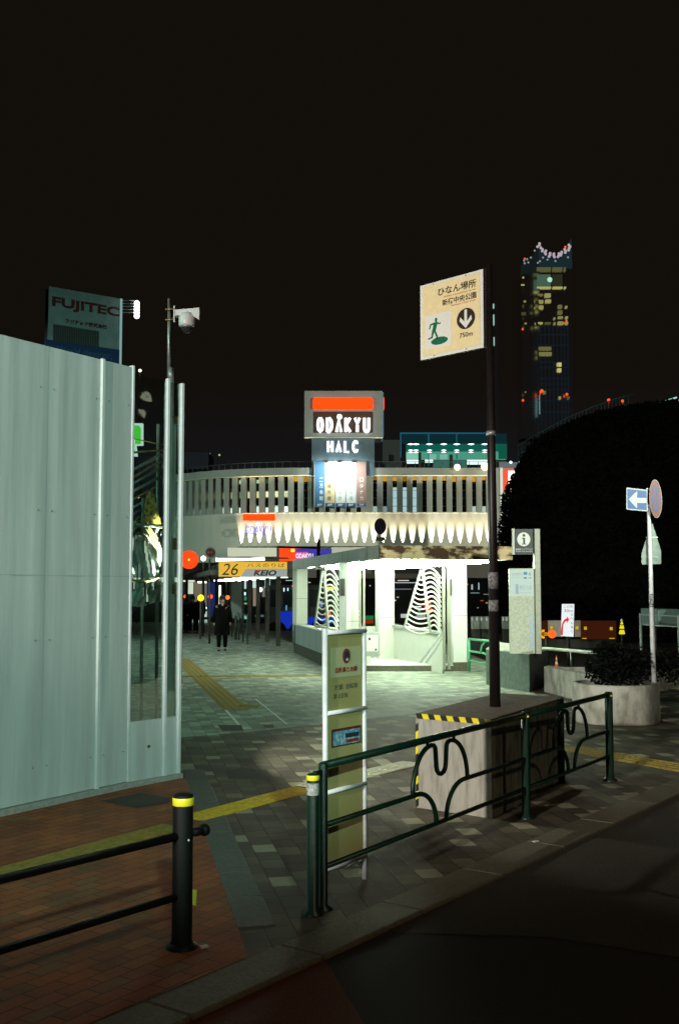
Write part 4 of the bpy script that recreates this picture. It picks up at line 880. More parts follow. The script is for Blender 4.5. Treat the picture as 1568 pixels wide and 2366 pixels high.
# ================================================================ PEOPLE
coatm = mat("black_coat", (.005, .0045, .004), .9, var=.3, scale=8, spec=.1); skin = mat("skin", (.35, .22, .16), .6); hairm = mat("black_hair", (.01, .009, .008), .5); trous = mat("dark_trousers", (.005, .005, .005), .9, spec=.1); shoe = mat("black_shoe", (.012, .012, .012), .35)
def person(p, hgt, face, label, coat_len=.52, stride=.0, group=None, bag=False, hair_long=False):
    k = hgt/1.7; t = thing("person", p, label, "person", group); u = Vector((face[0], face[1], 0)).normalized(); r = Vector((u.y, -u.x, 0)); O = Vector(p)
    def P(x, y, z): return O + r*x*k + u*y*k + Vector((0, 0, z*k))
    J = {"pel": P(0, 0, .92), "wai": P(0, .01, 1.08), "che": P(0, .02, 1.30), "nek": P(0, .02, 1.47), "hd0": P(0, .03, 1.55), "hd1": P(0, .035, 1.63)}
    E = [("pel", "wai"), ("wai", "che"), ("che", "nek"), ("nek", "hd0"), ("hd0", "hd1")]
    Rr = {"pel": (.14, .11), "wai": (.125, .10), "che": (.155, .11), "nek": (.052, .052), "hd0": (.07, .085), "hd1": (.082, .10)}
    for s, n in ((-1, "l"), (1, "r")):
        st = stride*s
        J["hip"+n] = P(.09*s, 0, .88); J["kn"+n] = P(.10*s, .04+st*.5, .48); J["an"+n] = P(.10*s, st-.02, .09); J["to"+n] = P(.11*s, st+.13, .035)
        J["sh"+n] = P(.19*s, .01, 1.40); J["el"+n] = P(.25*s, -.03-st*.3, 1.12); J["wr"+n] = P(.25*s, .08-st*.5, .88); J["ha"+n] = P(.25*s, .11-st*.5, .80)
        E += [("pel", "hip"+n), ("hip"+n, "kn"+n), ("kn"+n, "an"+n), ("an"+n, "to"+n), ("che", "sh"+n), ("sh"+n, "el"+n), ("el"+n, "wr"+n), ("wr"+n, "ha"+n)]
        Rr.update({"hip"+n: (.09, .09), "kn"+n: (.058, .058), "an"+n: (.042, .042), "to"+n: (.04, .03), "sh"+n: (.065, .065), "el"+n: (.05, .05), "wr"+n: (.035, .03), "ha"+n: (.035, .02)})
    names = list(J); me = bpy.data.meshes.new("body"); me.from_pydata([tuple(J[q]-O) for q in names], [(names.index(a), names.index(b)) for a, b in E], [])
    o = bpy.data.objects.new("body", me); COL.objects.link(o); o.parent = t; me.materials.append(skin)
    sk = o.modifiers.new("skin", 'SKIN'); sk.use_smooth_shade = True
    for i, q in enumerate(names): me.skin_vertices[0].data[i].radius = (Rr[q][0]*k, Rr[q][1]*k); me.skin_vertices[0].data[i].use_root = (q == "pel")
    sb = o.modifiers.new("sub", 'SUBSURF'); sb.levels = sb.render_levels = 1
    # coat: a loft of ellipses from neck to hem
    rings = [(1.49, .065, .065), (1.45, .13, .09), (1.40, .20, .115), (1.25, .205, .135), (1.05, .185, .135), (.90, .20, .15), (.7, .215, .165), (coat_len, .235, .185)]
    def loft(rs, c=(0, 0), n=20):
        mb = MB(); vs = []
        for z, a, b in rs: vs += [P(c[0]+1.12*a*math.cos(2*math.pi*i/n)*(1+.04*math.sin(5*i+z*9)), c[1]+b*math.sin(2*math.pi*i/n), z) for i in range(n)]
        fs = [(j*n+i, j*n+(i+1) % n, (j+1)*n+(i+1) % n, (j+1)*n+i) for j in range(len(rs)-1) for i in range(n)]
        return mb.add(vs, fs, True)
    part("coat", loft(rings), coatm, t)
    for s, n in ((-1, "l"), (1, "r")):
        part("sleeve", MB().tube([J["sh"+n], J["el"+n], J["wr"+n]], .078*k, 12, .055*k), coatm, t)
        part("trouser_leg", MB().tube([J["hip"+n], J["kn"+n], J["an"+n]+Vector((0, 0, .03))], .098*k, 12, .06*k), trous, t)
        part("shoe", MB().hull8([J["an"+n]+r*a*k+u*b*k+Vector((0, 0, -.088*k)) for a, b in ((-.045, -.06), (.045, -.06), (.045, .21), (-.045, .21))], [J["an"+n]+r*a*k+u*b*k+Vector((0, 0, c*k)) for a, b, c in ((-.04, -.055, .0), (.04, -.055, .0), (.032, .19, -.05), (-.032, .19, -.05))]), shoe, t)
    hc = J["hd1"]+Vector((0, 0, .02*k))-u*.012*k
    prof = [(.001, .125), (.05, .115), (.085, .085), (.103, .03), (.106, -.03), (.098, -.10 if not hair_long else -.2), (.07, -.11 if not hair_long else -.24)]
    n = 20; vs = []
    for a, z in prof:
        for i in range(n):
            an = 2*math.pi*i/n; fy = math.sin(an); lim = .62 if z < .07 else 1.0
            vs.append(hc+r*a*k*math.cos(an)+u*a*k*1.12*(min(fy, lim*.35) if z < .05 else fy)+Vector((0, 0, z*k)))
    part("hair", MB().add(vs, [(j*n+i, j*n+(i+1) % n, (j+1)*n+(i+1) % n, (j+1)*n+i) for j in range(len(prof)-1) for i in range(n)], True), hairm, t)
    part("face", MB().ball(J["hd1"]+u*.098*k+Vector((0, 0, -.01*k)), .014*k, 6), skin, t)
    if bag:
        q = J["ha"+"r"]; tag(part("shoulder_bag", MB().bbox(Fr(q-Vector((0, 0, .06)), u), -.16, .16, -.05, .05, -.02, .24, .02), coatm), "dark bag hanging at the walking woman's side", "bag")
wp = V3(G(513, 1503), 0); person(wp, (H(0, 1379, wp.y).z)/1.0, (.1, -1), "woman in a long black coat walking towards the camera alone", .50, .12, bag=False, hair_long=True)
w1 = V3(G(460, 1463), 0); person(w1, H(0, 1377, w1.y).z, (-.4, 1), "tall person in a black coat standing right of the pair at left", .62)
w2 = V3(G(445, 1463), 0); person(w2, H(0, 1379, w2.y).z, (.2, -1), "person in a dark coat facing us, left of the taller one", .66)
w3 = V3(G(430, 1462), 0); person(w3, H(0, 1383, w3.y).z, (.5, 1), "dark clad person half hidden by the acrylic screen post", .66)
# ================================================================ LIT ARCADE on the far left
AD = 62.0
ar = thing("station_arcade", V3(H(430, 1361, AD), 0), "far lit arcade front with white fascia and columns behind the walkers", "building")
def rect(name, x0, y0, x1, y1, D, m, par, th=.2): return part(name, MB().box(Fr((0, D, 0), (1, 0)), H(x0, 1361, D).x, H(x1, 1361, D).x, -th, 0, H(0, y1, D).z, H(0, y0, D).z), m, par)
dkb = mat("dark_building_wall", (.05, .055, .05), .8, var=.3)
rect("wall", 180, 1300, 512, 1438, AD+1, dkb, ar, .3)
rect("fascia", 424, 1334, 450, 1344, AD, emi("arcade_fascia", (.75, .8, .62), 1.0), ar)
rect("fascia", 300, 1334, 420, 1345, AD, MC["arcade_fascia"], ar)
rect("column", 433, 1345, 447, 1372, AD, emi("arcade_column", (.75, .85, .68), .8), ar)
rect("column", 310, 1346, 322, 1400, AD, MC["arcade_column"], ar)
rect("column", 340, 1346, 356, 1390, AD, MC["arcade_column"], ar)
rect("lit_window", 312, 1236, 364, 1332, AD, emi("hall_glow", (.26, .36, .30), .7), ar)
rect("lit_column", 303, 1240, 308, 1300, AD-.3, MC["arcade_fascia"], ar)
rect("lit_column", 334, 1250, 346, 1325, AD-.3, MC["arcade_fascia"], ar)
rect("ceiling_lamp", 458, 1343, 477, 1347, AD, emi("arcade_lamp", (.9, 1, .6), 3), ar)
rect("beige_panel", 450, 1344, 478, 1400, AD+.3, emi("beige_glow", (.22, .19, .13), .7), ar, .2)
rect("blue_panel", 479, 1345, 503, 1425, AD, emi("blue_panel_glow", (.012, .02, .11), 1.0), ar)
rect("lit_slot", 507, 1352, 512.5, 1396, AD-1, emi("slot_glow", (.9, 1, .75), 2.5), ar)
rect("lit_shopfront", 468, 1412, 479, 1425, AD-1, emi("shop_glow", (.45, .55, .42), 1), ar)
rect("lit_counter", 466, 1402, 478, 1407, AD-1.5, MC["slot_glow"], ar)
rect("lit_counter", 440, 1431, 480, 1438, AD-1.5, emi("shop_glow2", (.35, .5, .42), .8), ar)
nbs = thing("far_shelter_roof", V3(H(460, 1361, 47), 0), "pale grey ribbed roof edge of a farther bus shelter", "bus shelter")
part("roof_edge", MB().hull8([H(425, 1336, 52), H(505, 1320, 44), H(505, 1320, 45), H(425, 1336, 53)], [H(425, 1330, 52), H(505, 1302, 44), H(505, 1302, 45), H(425, 1330, 53)]), mat("ribbed_roof", (.38, .40, .38), .6, col2=(.15, .16, .15), scale=30, stretch=(1, 1, .05), thresh=(.4, .6), emit=0), nbs)
for x in (432, 470, 500): part("post", MB().tube([V3(H(x, 1361, 48), 0), H(x, 1334, 48)], .06, 8), spost, nbs)
# ================================================================ BACKGROUND under the shelter and through the kiosk
bus = thing("city_bus", V3(H(700, 1361, 50), 0), "blue and white city bus parked beyond the shelter and kiosk", "bus")
rect("body", 622, 1352, 792, 1462, 50, mat("bus_body", (.03, .035, .05), .4), bus, .1)
rect("blue_side", 648, 1412, 700, 1452, 49.8, emi("bus_blue", (.008, .03, .42), .9), bus, .05)
rect("blue_side", 712, 1425, 790, 1452, 49.8, MC["bus_blue"], bus, .05)
for a, b in ((625, 648), (655, 680), (716, 740), (745, 772)): rect("window", a, 1362, b, 1402, 49.8, mat("bus_glass", (.02, .03, .035), .1, spec=.8), bus, .04)
for a in (640, 690, 735, 780): part("wheel", MB().disc(Fr(H(a, 1456, 49.6), (1, 0)), 0, 0, .42, .42, -.1, .2, 20), black, bus)
for x, y, w, h_, c, s_, D in ((655, 1358, 2, 8, (.6, .9, 1), 2, 49.5), (664, 1358, 2, 7, (.5, .9, 1), 1.6, 49.5), (674, 1352, 2, 4, (.9, .25, .08), 1.0, 49.4), (684, 1346, 7, 3, (1, .95, .8), 4, 49.4), (660, 1340, 18, 1.4, (.6, .8, .75), .8, 49.4), (660, 1398, 3, 12, (.2, .6, .7), .6, 49.5)):
    rect("cabin_light", x, y, x+w, y+h_, D, emi("cabin_%d_%d" % (x, y), c, s_), bus, .04)
part("tail_lamp", MB().ball(H(757, 1419, 49.4), 7*49.4/FPX, 8), emi("bus_red_lamp", (1, .09, .015), 1.5), bus)
rect("destination_display", 752, 1356, 776, 1362, 49.6, emi("bus_display", (.9, .8, .04), 1.2), bus, .05)
rect("rear_poster", 738, 1388, 746, 1402, 49.5, emi("bus_poster", (.2, .3, .55), .7), bus, .04)
shs = thing("shop_row", V3(H(600, 1361, 60), 0), "row of dim shopfronts with coloured lights far behind the shelter", "building")
rect("wall", 512, 1335, 1230, 1442, 61, mat("shop_wall", (.035, .035, .035), .7, var=.4), shs, .3)
rnd = random.Random(5)
for x, y, w, h_, c, s_ in ((560, 1338, 9, 22, (.6, .75, .7), .9), (584, 1338, 12, 20, (.6, .8, .75), .9), (612, 1338, 12, 20, (.5, .75, .75), .8), (585, 1358, 9, 42, (.40, .30, .22), .6), (606, 1355, 6, 24, (.30, .28, .25), .5), (560, 1368, 8, 7, (.6, .9, 1), 1.6), (559, 1378, 11, 9, (.02, .22, .08), 1), (560, 1392, 11, 4, (.4, .5, .4), .6), (545, 1420, 9, 10, (.25, .5, .45), .7), (565, 1420, 9, 10, (.3, .6, .5), .7), (590, 1420, 20, 5, (.1, .2, .16), .6), (752, 1352, 22, 5, (.9, .8, .05), 1.2), (738, 1387, 8, 14, (.15, .25, .5), .7), (750, 1390, 10, 10, (1, .10, .03), 1.3),
        (836, 1422, 26, 9, (.01, .16, .05), 1), (836, 1432, 26, 8, (.25, .02, .005), 1), (865, 1419, 26, 11, (.01, .2, .07), 1), (892, 1425, 15, 7, (.25, .4, .32), .6), (900, 1345, 60, 2, (.5, .6, .6), .8), (918, 1340, 26, 2, (.7, .65, .5), 1), (890, 1360, 60, 1.6, (.3, .4, .4), .6), (925, 1418, 16, 9, (.5, .55, .5), .9), (962, 1415, 20, 16, (.4, .45, .45), .8), (980, 1388, 14, 15, (1, .09, .02), 1.6), (982, 1405, 15, 10, (1, .09, .02), 1.4), (946, 1400, 26, 3, (.7, .75, .7), 1.1), (1088, 1350, 3, 12, (.5, .6, .6), .8), (1104, 1346, 2, 16, (.5, .7, .7), .7), (1086, 1369, 20, 1.4, (.3, .5, .45), .7), (1116, 1372, 16, 1.4, (.3, .45, .4), .6)):
    rect("lit_window", x, y, x+w, y+h_, 60.4, emi("shop_%d_%d" % (x, y), c, s_), shs, .1)
for i in range(46):
    x = rnd.uniform(640, 1130); y = rnd.uniform(1338, 1432); c = rnd.choice(((.7, .9, .9), (.9, .7, .4), (.5, .8, .6), (.8, .8, .8), (1, .2, .08)))
    rect("shop_light", x, y, x+rnd.uniform(1, 7), y+rnd.uniform(1, 3.5), 60.5, emi("shop_l%d" % i, c, rnd.uniform(.25, .9)), shs, .1)
rect("sign_beam", 800, 1325, 1010, 1336, 60.2, mat("beam_beige", (.30, .26, .2), .7, emit=.12), shs, .2)
cnl = thing("bollard_light", V3(H(829, 1361, 45), 0), "yellow segmented marker post seen through the kiosk", "bollard"); 
for y in (1409, 1418, 1427, 1436): rect("yellow_segment", 826, y, 832, y+6, 45, emi("yellow_seg", (.8, .8, .1), 1.1), cnl, .1)
# barriers between kiosk and pillar
bar = mat("barrier_white", (.28, .30, .29), .5, var=.4, scale=6)
for i, (a, b, lb_) in enumerate(((1086, 1104, "pale road barrier block just right of the kiosk"), (1107, 1126, "pale road barrier block left of the black pole"), (1157, 1172, "pale road barrier block right of the black pole"))):
    t_ = thing("road_barrier", V3(H(a, 1361, 30), 0), lb_, "road barrier", "road barriers by the kiosk")
    rect("shell", a, 1424, b, 1452, 30, bar, t_, .3); rect("reflector", a+2, 1426, a+5, 1434, 29.68, emi("ref_%d" % i, (.6, .62, .58), .7), t_, .02); rect("reflector", b-5, 1426, b-2, 1434, 29.68, emi("ref_%d" % i, (.6, .6, .55), .7), t_, .02)
    rect("foot", a, 1452, b, 1503, 30.1, mat("barrier_dark", (.02, .02, .02), .8), t_, .3)
# ---- roadworks at right
z3 = zq(1690, 1900, 3.26)
def zrect(name, x0, y0, x1, y1, D, m, par, th=.05):
    a = z3(x0, y0); b = z3(x1, y1); return rect(name, a[0], a[1], b[0], b[1], D, m, par, th)
rw = thing("roadworks_hoarding", V3(H(1300, 1361, 27), 0), "dim orange roadworks hoarding with yellow diamond marks at right", "hoarding")
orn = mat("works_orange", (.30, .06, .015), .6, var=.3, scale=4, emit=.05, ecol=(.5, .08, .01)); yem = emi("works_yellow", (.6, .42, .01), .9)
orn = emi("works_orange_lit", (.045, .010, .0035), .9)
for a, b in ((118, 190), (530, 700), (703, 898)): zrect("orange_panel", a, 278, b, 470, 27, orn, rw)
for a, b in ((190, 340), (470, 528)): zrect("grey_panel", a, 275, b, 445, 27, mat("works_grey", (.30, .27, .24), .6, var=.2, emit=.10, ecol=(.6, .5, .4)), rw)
for a, b in ((232, 350), (496, 352), (582, 356), (850, 360)):
    c = z3(a, b); zrect("yellow_mark", a-14, b-16, a+14, b+16, 26.9, yem, rw, .02)
for a, b in ((548, 592), (828, 885)): zrect("yellow_foot", a, 458, b, 466, 26.9, yem, rw, .02)
zrect("base", 118, 470, 898, 560, 27.05, mat("barrier_dark", (.02, .02, .02), .8), rw)
ls = thing("lit_detour_sign", V3(H(1311, 1361, 25.5), 0), "brightly lit white detour board with a red bent arrow", "sign")
q4 = [z3(*p) for p in ((352, 104), (474, 104), (466, 446), (340, 438))]
bd_ = quad("board", q4, 25.5, .08, emi("detour_white", (.86, .90, .92), 1.0), ls)
rdE = emi("detour_red", (.75, .03, .02), 1.0)
flt = [z3(*p) for p in ((332, 428), (338, 360), (350, 300), (372, 266), (398, 252), (398, 234), (420, 262), (402, 302), (398, 280), (376, 290), (360, 320), (356, 370), (354, 430))]
quad("red_arrow", flt, 25.49, .008, rdE, bd_)
fds = Fr(Vector((0, 25.49, 0)), (1, 0)); kD = 25.5/FPX/1.3846/3.26
hx = lambda x, y: (H(*z3(x, y), 25.49).x, H(*z3(x, y), 25.49).z)
gk_ = mat("detour_ink", (.25, .27, .3), .6)
a_, b_ = hx(412, 130); text("lettering", "この先", fds, a_, b_, 96*kD, 30*kD, gk_, bd_, y=-.01)
a_, b_ = hx(412, 174); text("lettering", "30m", fds, a_, b_, 90*kD, 30*kD, gk_, bd_, y=-.01)
for i, ch in enumerate("右へお寄り"):
    a_, b_ = hx(448, 214+i*44); text("side_lettering", ch, fds, a_, b_, None, 28*kD, gk_, bd_, y=-.01)
part("stand", MB().tube([V3(H(1311, 1361, 25.55), 0), H(1311, 1470, 25.55)], .05, 8), black, ls)
aw = thing("arrow_board", V3(H(1255, 1361, 26), 0), "amber outlined light arrow pointing left beside the grey slab", "sign")
arr = [z3(*p) for p in ((112, 400), (142, 372), (166, 372), (160, 402), (230, 404), (230, 430), (158, 432), (168, 460), (146, 464), (112, 432))]
cxa = sum(p[0] for p in arr)/len(arr); cya = sum(p[1] for p in arr)/len(arr)
quad("outline", arr, 26, .03, emi("arrow_yellow", (.85, .50, .01), 1.0), aw)
quad("centre", [(cxa+(p[0]-cxa)*.72, cya+(p[1]-cya)*.5) for p in arr], 25.98, .015, emi("arrow_orange", (.40, .06, .01), .9), aw)
c = z3(242, 418); part("flasher", MB().ball(H(c[0], c[1], 25.7), 9.5*25.7/FPX, 10), emi("flasher_orange", (1.0, .10, .01), 1.7), aw)
part("stand", MB().tube([V3(H(1262, 1361, 26.1), 0), H(1262, 1463, 26.1)], .04, 8), black, aw)
cc_ = z3(970, 425); cbp = H(cc_[0], cc_[1], 26.5); cone(Vector((cbp.x, 26.5, 0)), 1.0, "bright yellow banded cone at the end of the orange hoarding", True) if False else None
yc_ = thing("traffic_cone", V3(cbp, 0), "bright yellow banded cone at the end of the orange hoarding", "traffic cone")
for i, (w0, w1, y0, y1) in enumerate(((5, 15, 282, 312), (17, 25, 325, 358), (22, 32, 374, 414))):
    kk3 = 26.5/FPX/3.26/1.3846; zc0, zc1 = H(*z3(970, y1), 26.5).z, H(*z3(970, y0), 26.5).z
    part("lit_band", MB().lathe(V3(cbp, 0), [(w1*kk3*.8, zc0-.01), (w1*kk3, zc0), (w0*kk3, zc1)], 18), emi("cone_yellow_lit", (.80, .70, .02), 1.0), yc_)
part("tip", MB().tube([V3(H(*z3(968, 282), 26.5)), V3(H(*z3(967, 256), 26.5))], .04, 8, .01), conew, yc_)
part("body", MB().lathe(V3(cbp, 0), [(.12, 0), (.12, .03), (.05, .04), (.02, H(*z3(970, 300), 26.5).z)], 18), black, yc_)
# railings and container at the far right
fr_ = thing("far_railing", V3(H(1485, 1361, 24), 0), "thin pale railing at the far right beyond the sign pole", "fence")
rlp = mat("far_rail_paint", (.20, .25, .22), .5, emit=.03, ecol=(.4, .55, .5))
for (x0, y0), (x1, y1) in (((1160, 216), (1568, 232)), ((1180, 318), (1568, 342))): part("rail", MB().tube([H(*z3(x0, y0), 24), H(*z3(x1, y1), 23)], .014, 6), rlp, fr_)
for x, y in ((1162, 200), (1560, 222)): part("post", MB().tube([H(*z3(x, y), 24 if x < 1300 else 23), V3(H(*z3(x, y), 24), 0)], .03, 6), rlp, fr_)
ct = thing("teal_container", V3(H(1545, 1361, 26), 0), "pale teal sheeted box behind the railing at the far right", "container")
quad("side", [z3(*p) for p in ((1350, 158), (1568, 160), (1700, 165), (1700, 340), (1345, 340))], 26, 1.5, mat("teal_sheet", (.12, .20, .18), .6, var=.5, scale=2, emit=.02, ecol=(.2, .4, .35)), ct)
quad("tarpaulin_fold", [z3(*p) for p in ((1352, 160), (1440, 162), (1380, 240), (1350, 330))], 25.97, .02, mat("teal_sheet_light", (.20, .32, .28), .6, emit=.04, ecol=(.2, .5, .45)), ct)
lamp_ball(1511, 1422, 27, 3, (.9, .85, .85), 1.0, "upper of two tiny white lights right of the sign pole"); lamp_ball(1511, 1430, 27, 3, (.9, .85, .85), 1.0, "lower of two tiny white lights right of the sign pole", pole=False)
# ================================================================ IVY CLAD VENTILATION TOWER
vt_c = Vector((H(1485, 1361, 44).x+1.2, 44, 0)); vt = thing("ventilation_tower", vt_c, "huge rounded ventilation tower overgrown with dark ivy filling the right side", "building")
sil = [(1156, 1430), (1161, 1300), (1164, 1220), (1172, 1160), (1190, 1100), (1215, 1050), (1250, 1015), (1300, 985), (1360, 960), (1430, 944), (1500, 935), (1570, 929)]
def prof_r(z):
    for i in range(len(SP)-1):
        if SP[i][1] <= z <= SP[i+1][1]:
            t_ = (z-SP[i][1])/(SP[i+1][1]-SP[i][1]); return SP[i][0]+(SP[i+1][0]-SP[i][0])*t_
    return SP[0][0] if z < SP[0][1] else .3
SP = []
for x, y in sil:
    q = H(x, y, 44); SP.append((vt_c.x-q.x, q.z))
SP[0] = (SP[0][0], 0.0)
SP = sorted([(max(r_, .05), z) for r_, z in SP], key=lambda a: a[1])
SP.append((.02, SP[-1][1]+.1))
ivy = mat("ivy_leaf", (.005, .005, .003), .8, var=.5, scale=.8, spec=.1)
part("wall", MB().lathe(vt_c, [(r_*.985, z) for r_, z in SP], 72, sy=.8), mat("ivy_shade", (.004, .004, .003), .95, var=.4, scale=3, spec=.1), vt)
ztop = SP[-1][1]
def ivy_fn(r):
    while True:
        z = r.uniform(0.1, ztop); q = prof_r(z)
        if r.random() < max(.25, q/SP[0][0]): break
    th = r.uniform(math.pi*.95, math.pi*2.0); rr_ = q*r.uniform(.98, 1.02)+r.uniform(0, .12)
    return vt_c+Vector((rr_*math.cos(th), rr_*.8*math.sin(th), z)), None
_iv = ivy_fn
def ivy_fn2(r):
    p, n_ = _iv(r); d = p-vt_c; k_ = 1+.004*math.sin(d.x*2.1+d.z*1.7)+.004*math.sin(d.z*4.3-d.x*3.1)+.004*math.sin(d.z*11+d.x*9)
    return vt_c+Vector((d.x*k_, d.y*k_, d.z*k_)), n_
part("ivy", leaves(ivy_fn2, 26000, .11, 11), ivy, vt, kind="stuff")
railc = mat("tower_rail", (.06, .12, .12), .5, emit=.012, ecol=(.3, .7, .75))
rl_pts = [(1196, 1052), (1230, 1030), (1270, 1008), (1320, 982), (1370, 961), (1430, 940), (1460, 933)]
tp = [H(x, y-22, 46) for x, y in rl_pts]; bt = [H(x, y, 46) for x, y in rl_pts]
rgn = part("railing_top_bar", MB().tube(tp, .018, 5), railc, vt); part("railing_bottom_bar", MB().tube(bt, .018, 5), railc, vt)
mb = MB()
for i in range(len(tp)-1):
    n = max(2, int((rl_pts[i+1][0]-rl_pts[i][0])/8))
    for j in range(n): s_ = j/n; mb.tube([bt[i].lerp(bt[i+1], s_)-Vector((0, 0, .3)), tp[i].lerp(tp[i+1], s_)], .012, 4)
part("railing_bars", mb, railc, vt)
# lit edge left of the ivy tower
le = thing("corner_sign_building", V3(H(1175, 1361, 88), 0), "brightly lit red and white corner sign between the black pole and the ivy", "building")
rect("body", 1140, 1085, 1215, 1262, 89, mat("corner_wall", (.3, .3, .27), .7), le, 1)
rect("white_edge", 1157, 1080, 1163, 1250, 88, emi("corner_white", (.75, .80, .62), .95), le, .1)
rect("red_panel", 1164, 1083, 1215, 1135, 88, emi("corner_red", (.85, .10, .05), 1.1), le, .1)
rect("white_panel", 1176, 1088, 1215, 1130, 87.8, emi("corner_glow", (1, .95, .85), 2.5), le, .1)
rect("balcony", 1155, 1068, 1210, 1082, 88, emi("balcony_glow", (.16, .19, .2), .8), le, .1)
for x in (1179, 1200): part("balcony_lamp", MB().ball(H(x, 1068, 87.5), .12, 6), emi("balcony_lamp", (.8, .9, 1), 2), le)
# ================================================================ DEPARTMENT STORE
BD = 100.0; kB = H(785, 1361, BD).x - H(784, 1361, BD).x
X0 = H(700, 1361, BD).x; RR = 15.8
store = thing("department_store", (X0, BD, 0), "department store with vertical concrete fins and a spot-lit curved facade", "building")
def FP(s, out, z):
    if s >= 0: return Vector((X0+s, BD-out, z))
    a = -s/RR; a = min(a, R(46)); ex_ = -s - RR*a if -s > RR*a else 0
    return Vector((X0-RR*math.sin(a)-math.sin(a)*out - ex_*math.cos(a), BD+RR-RR*math.cos(a)-math.cos(a)*out + ex_*math.sin(a), z))
zB = lambda y: H(0, y, BD).z
def strip(s0, s1, z0, z1, o0, o1, step=1.0):
    mb = MB(); n = max(1, int(abs(s1-s0)/step)) if s0 < 0 else 1
    if s0 < 0 < s1: n = max(2, n)
    ss_ = [s0+(s1-s0)*i/n for i in range(n+1)]
    vs = []
    for s in ss_: vs += [FP(s, o0, z0), FP(s, o1, z0), FP(s, o1, z1), FP(s, o0, z1)]
    fs = [(4*i+k, 4*i+(k+1) % 4, 4*i+4+(k+1) % 4, 4*i+4+k) for i in range(n) for k in range(4)] + [(0, 1, 2, 3), (4*n+3, 4*n+2, 4*n+1, 4*n)]
    return mb.add(vs, fs)
conc = mat("facade_concrete", (.40, .41, .36), .8, var=.14, scale=.8, bump=.1); concp = mat("facade_panel", (.66, .64, .53), .8, var=.08, scale=.6)
sL, sR = -15.0, (1180-700)*kB
z_par, z_sof, z_fb, z_pb = zB(1081.7), zB(1098.5), zB(1185), zB(1262)
part("parapet", strip(sL, sR, z_sof, z_par, -.5, .45), conc, store)
part("soffit_trim", strip(sL, sR, z_sof-.06, z_sof, -.4, .5), mat("soffit_cream", (.7, .62, .42), .6), store)
part("panel_wall", strip(sL, sR, z_pb, z_fb, -.3, .30), concp, store)
part("panel_coping", strip(sL, sR, z_fb, z_fb+.06, -.5, .34), conc, store)
glassd = mat("facade_glass", (.012, .012, .012), .15, spec=.6)
part("window_band", strip(sL, sR, z_fb, z_sof, -.8, -.42), glassd, store)
bars = part("window_bar", strip(sL, sR, zB(1169), zB(1168), -.41, -.38), mat("mullion", (.16, .15, .11), .5), store)
for y in (1115, 1132, 1150): part("window_bar", strip(sL, sR, zB(y), zB(y-.8), -.41, -.38), MC["mullion"], store)
part("lower_shade_band", strip(sL, sR, z_fb, zB(1172), -.9, -.6), mat("shade_band", (.20, .20, .17), .7), store) if False else None
pitch_ = 23*kB; fin0 = None
i = 0; s = (717-700)*kB; s_list = []
k = int((sR)/pitch_)
s = s - 40*0
s = (717-700)*kB
ss_ = s
while ss_ > sL+.5: ss_ -= pitch_
first = None
while ss_ < sR-.3:
    x_px = 700+ss_/kB
    if not (727 < x_px < 842):
        base = FP(ss_, 0, z_fb)
        a = (-ss_/RR) if ss_ < 0 else 0
        if first is None:
            w = .26; me = bpy.data.meshes.new("fin"); hh = z_sof-z_fb
            vv = [(x, y, z) for z in (0.06, hh-.06) for x, y in ((-w, -.10), (w, -.10), (w, .34), (-w, .34))]
            me.from_pydata(vv, [], [(3, 2, 1, 0), (4, 5, 6, 7), (0, 1, 5, 4), (1, 2, 6, 5), (2, 3, 7, 6), (3, 0, 4, 7)]); me.materials.append(conc); first = me
        o = bpy.data.objects.new("fin", first); COL.objects.link(o); o.parent = store; o.location = base-store.location; o.rotation_euler = (0, 0, -a*-1 if False else -a)
        # windows lit behind the gap to the right of this fin
        c = ss_+pitch_/2; rnd_ = random.Random(int(x_px)); g0, g1 = c-.17, c+.17
        def cell(y0, y1, col, st, nm="lit_window"):
            st = round(st*1.7, 2) if x_px < 727 else st
            part(nm, strip(g0-.03, g1+.03, zB(y1), zB(y0), -.415, -.395, 5), emi("w_%s_%.1f" % ("%.2f_%.2f_%.2f" % col, st), col, st), store)
        if x_px > 735 or 655 < x_px < 727:
            if not 672 < x_px < 690: cell(1099, 1110+rnd_.randint(-3, 2), rnd_.choice([(.55, .27, .02), (.35, .16, .015), (.75, .40, .05)]), .7)
        elif x_px < 655:
            if rnd_.random() < .55: cell(1100+rnd_.randint(0, 8), 1114, rnd_.choice([(.02, .10, .02), (.35, .6, .35), (.03, .08, .03)]), .7)
            cell(1133, 1148, rnd_.choice([(.22, .24, .08), (.5, .5, .25), (.3, .32, .16), (.08, .14, .03)]), .8)
            if rnd_.random() < .8: cell(1167+rnd_.randint(0, 5), 1183, rnd_.choice([(.75, .9, .8), (.5, .7, .6), (.6, .7, .5)]), 1.0)
        if 672 < x_px < 690: cell(1099, 1139, (.75, .82, .95), 1.0)
        if 585 < x_px < 660: cell(1134, 1146, (.7, .75, .45), .9)
        if 895 < x_px < 965: cell(1125 if x_px > 900 else 1140, 1184, (.42, .62, .66), .9, "window_poster")
        if x_px > 1078 or 848 < x_px < 895: cell(1169, 1183, rnd_.choice([(.4, .55, .5), (.25, .33, .33), (.55, .68, .62)]), .8)
    ss_ += pitch_
